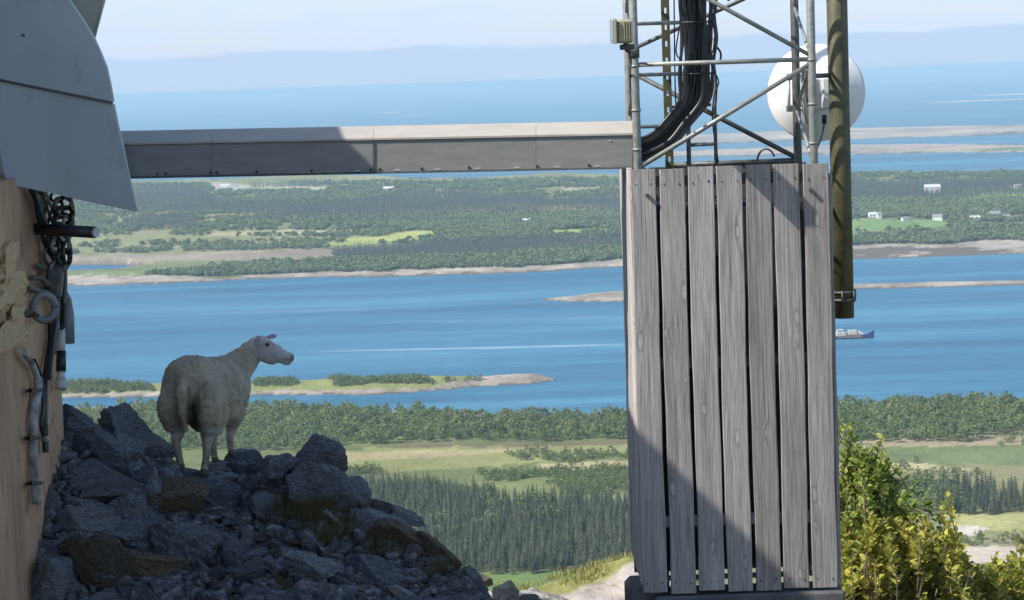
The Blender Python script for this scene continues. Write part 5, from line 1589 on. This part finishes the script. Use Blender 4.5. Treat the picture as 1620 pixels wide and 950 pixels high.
    for py in (120, 330):
        z = P(1300, py, 11.8).z
        MB().tube([(xp - 0.04, 11.82, z), (xr, yf + 0.02, z)], 0.012, 8).build('standoff', M['galv_dark'], r)
    # white drum antenna
    cpt = P(1290, 148, 12.75)
    r = thing('dish_antenna', cpt, 'round white microwave dish seen from behind, right of the mast leg', 'dish antenna')
    kx = 12.75 / FPX
    rad = 77 * kx
    ax = Vector((0.22, 0.95, 0.05)).normalized()
    u_ = ax.cross(Vector((0, 0, 1))).normalized(); v_ = u_.cross(ax)
    def lathe(name, prof, mat, seg=48):
        mb = MB(); bm = mb.bm; rings = []
        for rr, h in prof:
            rings.append([bm.verts.new(cpt + ax * h + (u_ * math.cos(2 * math.pi * k / seg) + v_ * math.sin(2 * math.pi * k / seg)) * max(rr, 0.001)) for k in range(seg)])
        for p, q in zip(rings, rings[1:]):
            for k in range(seg):
                f = bm.faces.new((p[k], p[(k + 1) % seg], q[(k + 1) % seg], q[k])); f.smooth = True
        bm.faces.new(rings[0]); bm.faces.new(rings[-1])
        return mb.build(name, mat, r)
    lathe('reflector', [(0.06, -0.11), (rad * 0.45, -0.085), (rad * 0.75, -0.035), (rad * 0.96, 0.03), (rad, 0.035), (rad * 1.0, 0.06), (rad * 0.97, 0.065), (rad * 0.9, 0.064)], M['white'])
    lathe('radome', [(rad * 0.955, 0.066), (rad * 0.95, 0.09), (rad * 0.7, 0.115), (0.02, 0.125)], M['white_grey'])
    lathe('hub', [(0.075, -0.16), (0.085, -0.155), (0.09, -0.10)], M['white_grey'], 20)
    def R_(px, py, d): return P(px, py, 12.75 + d)
    MB().box(R_(1273, 140, -0.17), (0.05, 0.05, 0.20), None, 0.006).build('radio_unit', M['galv_dark'], r)
    MB().box(R_(1308, 148, -0.2), (0.055, 0.06, 0.17), None, 0.008).build('radio_box', M['white_grey'], r)
    for py in (122, 172):
        MB().tube([R_(1250, py, -0.15), R_(1318, py - 2, -0.15)], 0.011, 8).build('bracket_arm', M['white_grey'], r)
        MB().box(R_(1249, py, -0.14), (0.03, 0.05, 0.035), None, 0.004).build('clamp', M['galv_dark'], r)
    MB().tube([R_(1248, 120, -0.15), R_(1248, 172, -0.15)], 0.009, 8).build('bracket_arm', M['white_grey'], r)
    MB().tube([R_(1264, 112, -0.3), R_(1278, 196, -0.22)], 0.011, 8).build('stay', M['white_grey'], r)
    MB().tube([R_(1304, 182, -0.2), R_(1304, 196, -0.2)], 0.014, 10).build('connector', M['bolt'], r)
    MB().tube(smooth_path([R_(1304, 196, -0.2), R_(1298, 222, -0.28), R_(1286, 250, -0.4), R_(1284, 280, -0.5)], 6), 0.006, 6).build('cable', M['black_cable'], r)
mast()

# ------------------------------------------------------------------ cable duct
def duct():
    D0, D1 = 11.70, 12.08
    r = thing('cable_duct', P(1000, 268, 11.8), 'long grey sheet metal cable duct bridging from the building to the mast', 'cable duct')
    def lin(a, b, px):
        t_ = (px - 196.0) / (1002.0 - 196.0)
        return a + (b - a) * t_
    def sect(px):
        return [P(px, lin(280, 264, px), D0), P(px, lin(230.5, 215, px), D0), P(px, lin(210.5, 194.5, px) + 1.2 * 0, D1), P(px, lin(262, 246, px), D1)]
    cuts = [40, 335, 591, 848, 1001]
    for a, b in zip(cuts, cuts[1:]):
        A, B_ = sect(a + 0.2), sect(b - 0.2)
        mb = MB()   # side panel: front face as a sheet with thickness
        t_ = Vector((0, 0.006, 0))
        mb.prism([A[0], A[1], A[1] + t_, A[0] + t_], [B_[0], B_[1], B_[1] + t_, B_[0] + t_]); mb.build('side_panel', M['duct'], r)
        mb = MB()
        up = Vector((0, -0.008, 0.003)); th = Vector((0, 0, 0.010))
        mb.prism([A[1] + up, A[2], A[2] + th, A[1] + up + th], [B_[1] + up, B_[2], B_[2] + th, B_[1] + up + th]); mb.build('lid', M['duct_lid'], r)
    A, B_ = sect(40), sect(1001)
    mb = MB(); t_ = Vector((0, 0.006, 0)); mb.prism([A[3], A[2] - Vector((0, 0, .002)), A[2] + t_ - Vector((0, 0, .002)), A[3] + t_], [B_[3], B_[2] - Vector((0, 0, .002)), B_[2] + t_ - Vector((0, 0, .002)), B_[3] + t_]); mb.build('back_panel', M['duct'], r)
    mb = MB(); d = Vector((0, 0, -0.010)); q = Vector((0, 0, -0.003)); f = Vector((0, -0.022, 0))
    mb.prism([A[0] + q + f, A[3] + q, A[3] + d, A[0] + d + f], [B_[0] + q + f, B_[3] + q, B_[3] + d, B_[0] + d + f]); mb.build('bottom_tray', M['galv_dark'], r)
    # joint straps
    for px in (591,):
        A, B_ = sect(px - 1.1), sect(px + 1.1)
        o = Vector((0, -0.003, 0))
        MB().prism([A[0] + o, A[1] + o, A[1] + o * 2, A[0] + o * 2], [B_[0] + o, B_[1] + o, B_[1] + o * 2, B_[0] + o * 2]).build('joint_strap', M['galv_dark'], r)
    rs = random.Random(8)
    for px in [249, 262, 333, 343, 406, 493, 586, 601, 667, 742, 850, 932]:
        p = P(px, lin(276.5, 260.5, px), D0 - 0.004)
        MB().tube([p, p + Vector((0, 0.008, 0))], 0.007, 8).build('bolt', M['bolt'], r)
    for px in [565, 628, 692, 755, 818, 882, 945]:
        p = P(px, lin(278, 262, px), D0 - 0.012)
        MB().box(p, (0.03, 0.012, 0.005), None, 0.001).build('clip', M['bolt_bright'], r)
    for px in (965,):
        p = P(px, lin(238, 222, px), D0 - 0.004); MB().tube([p, p + Vector((0, 0.008, 0))], 0.005, 8).build('bolt', M['bolt_bright'], r)
duct()

# ------------------------------------------------------------------ shrubs at the right
M['shrub_leaf'] = leaf_mat('willow_leaves', (0.20, 0.22, 0.03), (0.62, 0.57, 0.13), 0.85, 0.4)
M['shrub_leaf_green'] = leaf_mat('young_green_leaves', (0.12, 0.20, 0.03), (0.54, 0.58, 0.15), 0.85, 0.42)
M['twig'] = mottled('brown_twig_bark', (0.10, 0.07, 0.05), (0.22, 0.17, 0.13), 20, 0.85)
def leaf_geo(p, dr, nrm, ln, wd, V, F):
    dr = dr.normalized(); sd = dr.cross(nrm).normalized(); n = sd.cross(dr)
    k = len(V)
    V += [p, p + dr * ln * 0.35 + sd * wd * 0.5 + n * wd * 0.18, p + dr * ln * 0.75 + sd * wd * 0.36 + n * wd * 0.14, p + dr * ln - n * ln * 0.08,
          p + dr * ln * 0.75 - sd * wd * 0.36 + n * wd * 0.14, p + dr * ln * 0.35 - sd * wd * 0.5 + n * wd * 0.18, p + dr * ln * 0.4, p + dr * ln * 0.78]
    F += [(k, k + 1, k + 6), (k + 1, k + 2, k + 7, k + 6), (k + 2, k + 3, k + 7), (k, k + 6, k + 5), (k + 6, k + 7, k + 4, k + 5), (k + 7, k + 3, k + 4)]
def shrub(base, tips_poly, ntips, Dmid, Dspread, mat, label, seed, extra_tips=(), llen=(0.20, 0.45), npar=90, nleaf=(20, 34), leafscale=1.0):
    rs = random.Random(seed)
    bx = P(base[0], base[1], Dmid)
    r = thing('shrub', (bx.x, bx.y, CAMZ + float(hill_z(np.array([bx.x]), np.array([bx.y]))[0])), label, 'shrub')
    root = r.location.copy()
    xs = [a for a, b in tips_poly]; ys = [b for a, b in tips_poly]
    tips = [(a, b, Dmid + rs.uniform(-.1, .1), 0.75) for a, b in extra_tips]
    while len(tips) < ntips + len(extra_tips):
        a, b = rs.uniform(min(xs), max(xs)), rs.uniform(min(ys), max(ys))
        if inpoly(np.array([a]), np.array([b]), tips_poly)[0]:
            tips.append((a, b, Dmid + rs.gauss(0, Dspread), rs.uniform(*llen)))
    leaves = []
    mbt = MB()
    for (a, b, D, L) in tips:
        tip = P(a, b, D)
        lean = Vector((rs.gauss(0, .38), rs.gauss(0, .38), 1)).normalized()
        st = tip - lean * L
        mid = st.lerp(tip, 0.5) + Vector((rs.gauss(0, .02), rs.gauss(0, .02), 0))
        hub = root.lerp(st, 0.5) + Vector((rs.gauss(0, .04), rs.gauss(0, .04), -0.05))
        mbt.tube(smooth_path([root + Vector((rs.gauss(0, .05), rs.gauss(0, .05), -0.1)), hub, st, mid, tip], 4), [0.009] * 4 + [0.007] * 4 + [0.005] * 4 + [0.0035] * 4 + [0.0015], 5, False)
        nl = rs.randint(*nleaf)
        for i in range(nl):
            t_ = (i + rs.random()) / nl
            p = st.lerp(mid, t_ * 2) if t_ < 0.5 else mid.lerp(tip, t_ * 2 - 1)
            an = i * 2.4 + rs.uniform(-.4, .4)
            out = Vector((math.cos(an), math.sin(an), rs.uniform(0.25, 0.9) + 0.5 * t_)).normalized()
            nrm = (Vector((0, 0, 1)) + Vector((rs.gauss(0, .45), rs.gauss(0, .45), 0)) - out * 0.3).normalized()
            ln = rs.uniform(0.042, 0.084) * (1.0 - 0.35 * max(0, t_ - 0.7) / 0.3) * leafscale
            leaves.append((p, out, nrm, ln, ln * rs.uniform(0.5, 0.7)))
    mbt.build('branches', M['twig'], r)['kind'] = 'stuff'
    leaves.sort(key=lambda q: q[0].y)
    par = leaves[:npar]
    protoV, protoF = [], []
    leaf_geo(Vector((0, 0, 0)), Vector((1, 0, 0)), Vector((0, 0, 1)), 1.0, 0.52, protoV, protoF)
    lm = tri_mesh('leaf', [tuple(v) for v in protoV], protoF, [mat])
    for p, out, nrm, ln, wd in par:
        o = bpy.data.objects.new('leaf', lm); COL.objects.link(o); o.parent = r
        sd = nrm.cross(out).normalized(); n2 = out.cross(sd)
        m = Matrix((out * ln, sd * ln, n2 * ln)).transposed().to_4x4(); m.translation = p - root
        o.matrix_local = m
    V, F = [], []
    for p, out, nrm, ln, wd in leaves[npar:]:
        leaf_geo(p - root, out, nrm, ln, wd, V, F)
    o = link_mesh('leaves', tri_mesh('leaves', [tuple(v) for v in V], F, [mat]), None, r); o['kind'] = 'stuff'
shrub((1375, 920), [(1336, 720), (1352, 690), (1395, 720), (1415, 760), (1425, 810), (1420, 860), (1336, 870)], 66, 14.2, 0.20, M['shrub_leaf_green'],
      'tall green shrub with upright leafy shoots close beside the timber screen', 31, extra_tips=[(1345, 662), (1350, 672), (1398, 690), (1376, 702), (1362, 716), (1408, 742), (1341, 695), (1337, 676), (1343, 684), (1349, 690), (1354, 699), (1339, 707), (1348, 712), (1358, 712), (1336, 718), (1352, 724), (1362, 730), (1396, 704), (1402, 716), (1388, 720), (1394, 732)], npar=110)
shrub((1420, 1000), [(1334, 810), (1400, 805), (1440, 815), (1490, 830), (1515, 850), (1520, 900), (1540, 985), (1334, 985)], 190, 13.9, 0.22, M['shrub_leaf'],
      'dense yellow green shrub filling the corner in front of the taller one', 32, extra_tips=[(1498, 786), (1490, 798), (1506, 800), (1484, 815), (1442, 812), (1460, 822)], npar=150)
shrub((1600, 1010), [(1500, 905), (1560, 890), (1600, 872), (1650, 850), (1660, 985), (1490, 985)], 120, 14.4, 0.26, M['shrub_leaf'],
      'lower yellowish shrub at the bottom right edge', 33, extra_tips=[(1622, 840), (1612, 850), (1575, 880)], npar=100)

# ------------------------------------------------------------------ air: even haze over the whole view
def haze():
    mb = MB()
    zb, zt = -9.0, CAMZ + 4.0
    mb.box((0, 0, (zb + zt) / 2), (192000, 192000, zt - zb))
    m = bpy.data.materials.new('air_haze'); m.use_nodes = True
    t = m.node_tree
    for n in list(t.nodes): t.nodes.remove(n)
    out = t.nodes.new('ShaderNodeOutputMaterial'); v = t.nodes.new('ShaderNodeVolumePrincipled')
    v.inputs['Color'].default_value = (0.49, 0.69, 0.81, 1)
    v.inputs['Density'].default_value = 5.3e-5
    v.inputs['Anisotropy'].default_value = 0.0
    t.links.new(v.outputs[0], out.inputs['Volume'])
    o = mb.build('haze', m); tag(o, 'thin blue summer haze over the whole sound', None, None, 'stuff')
haze()
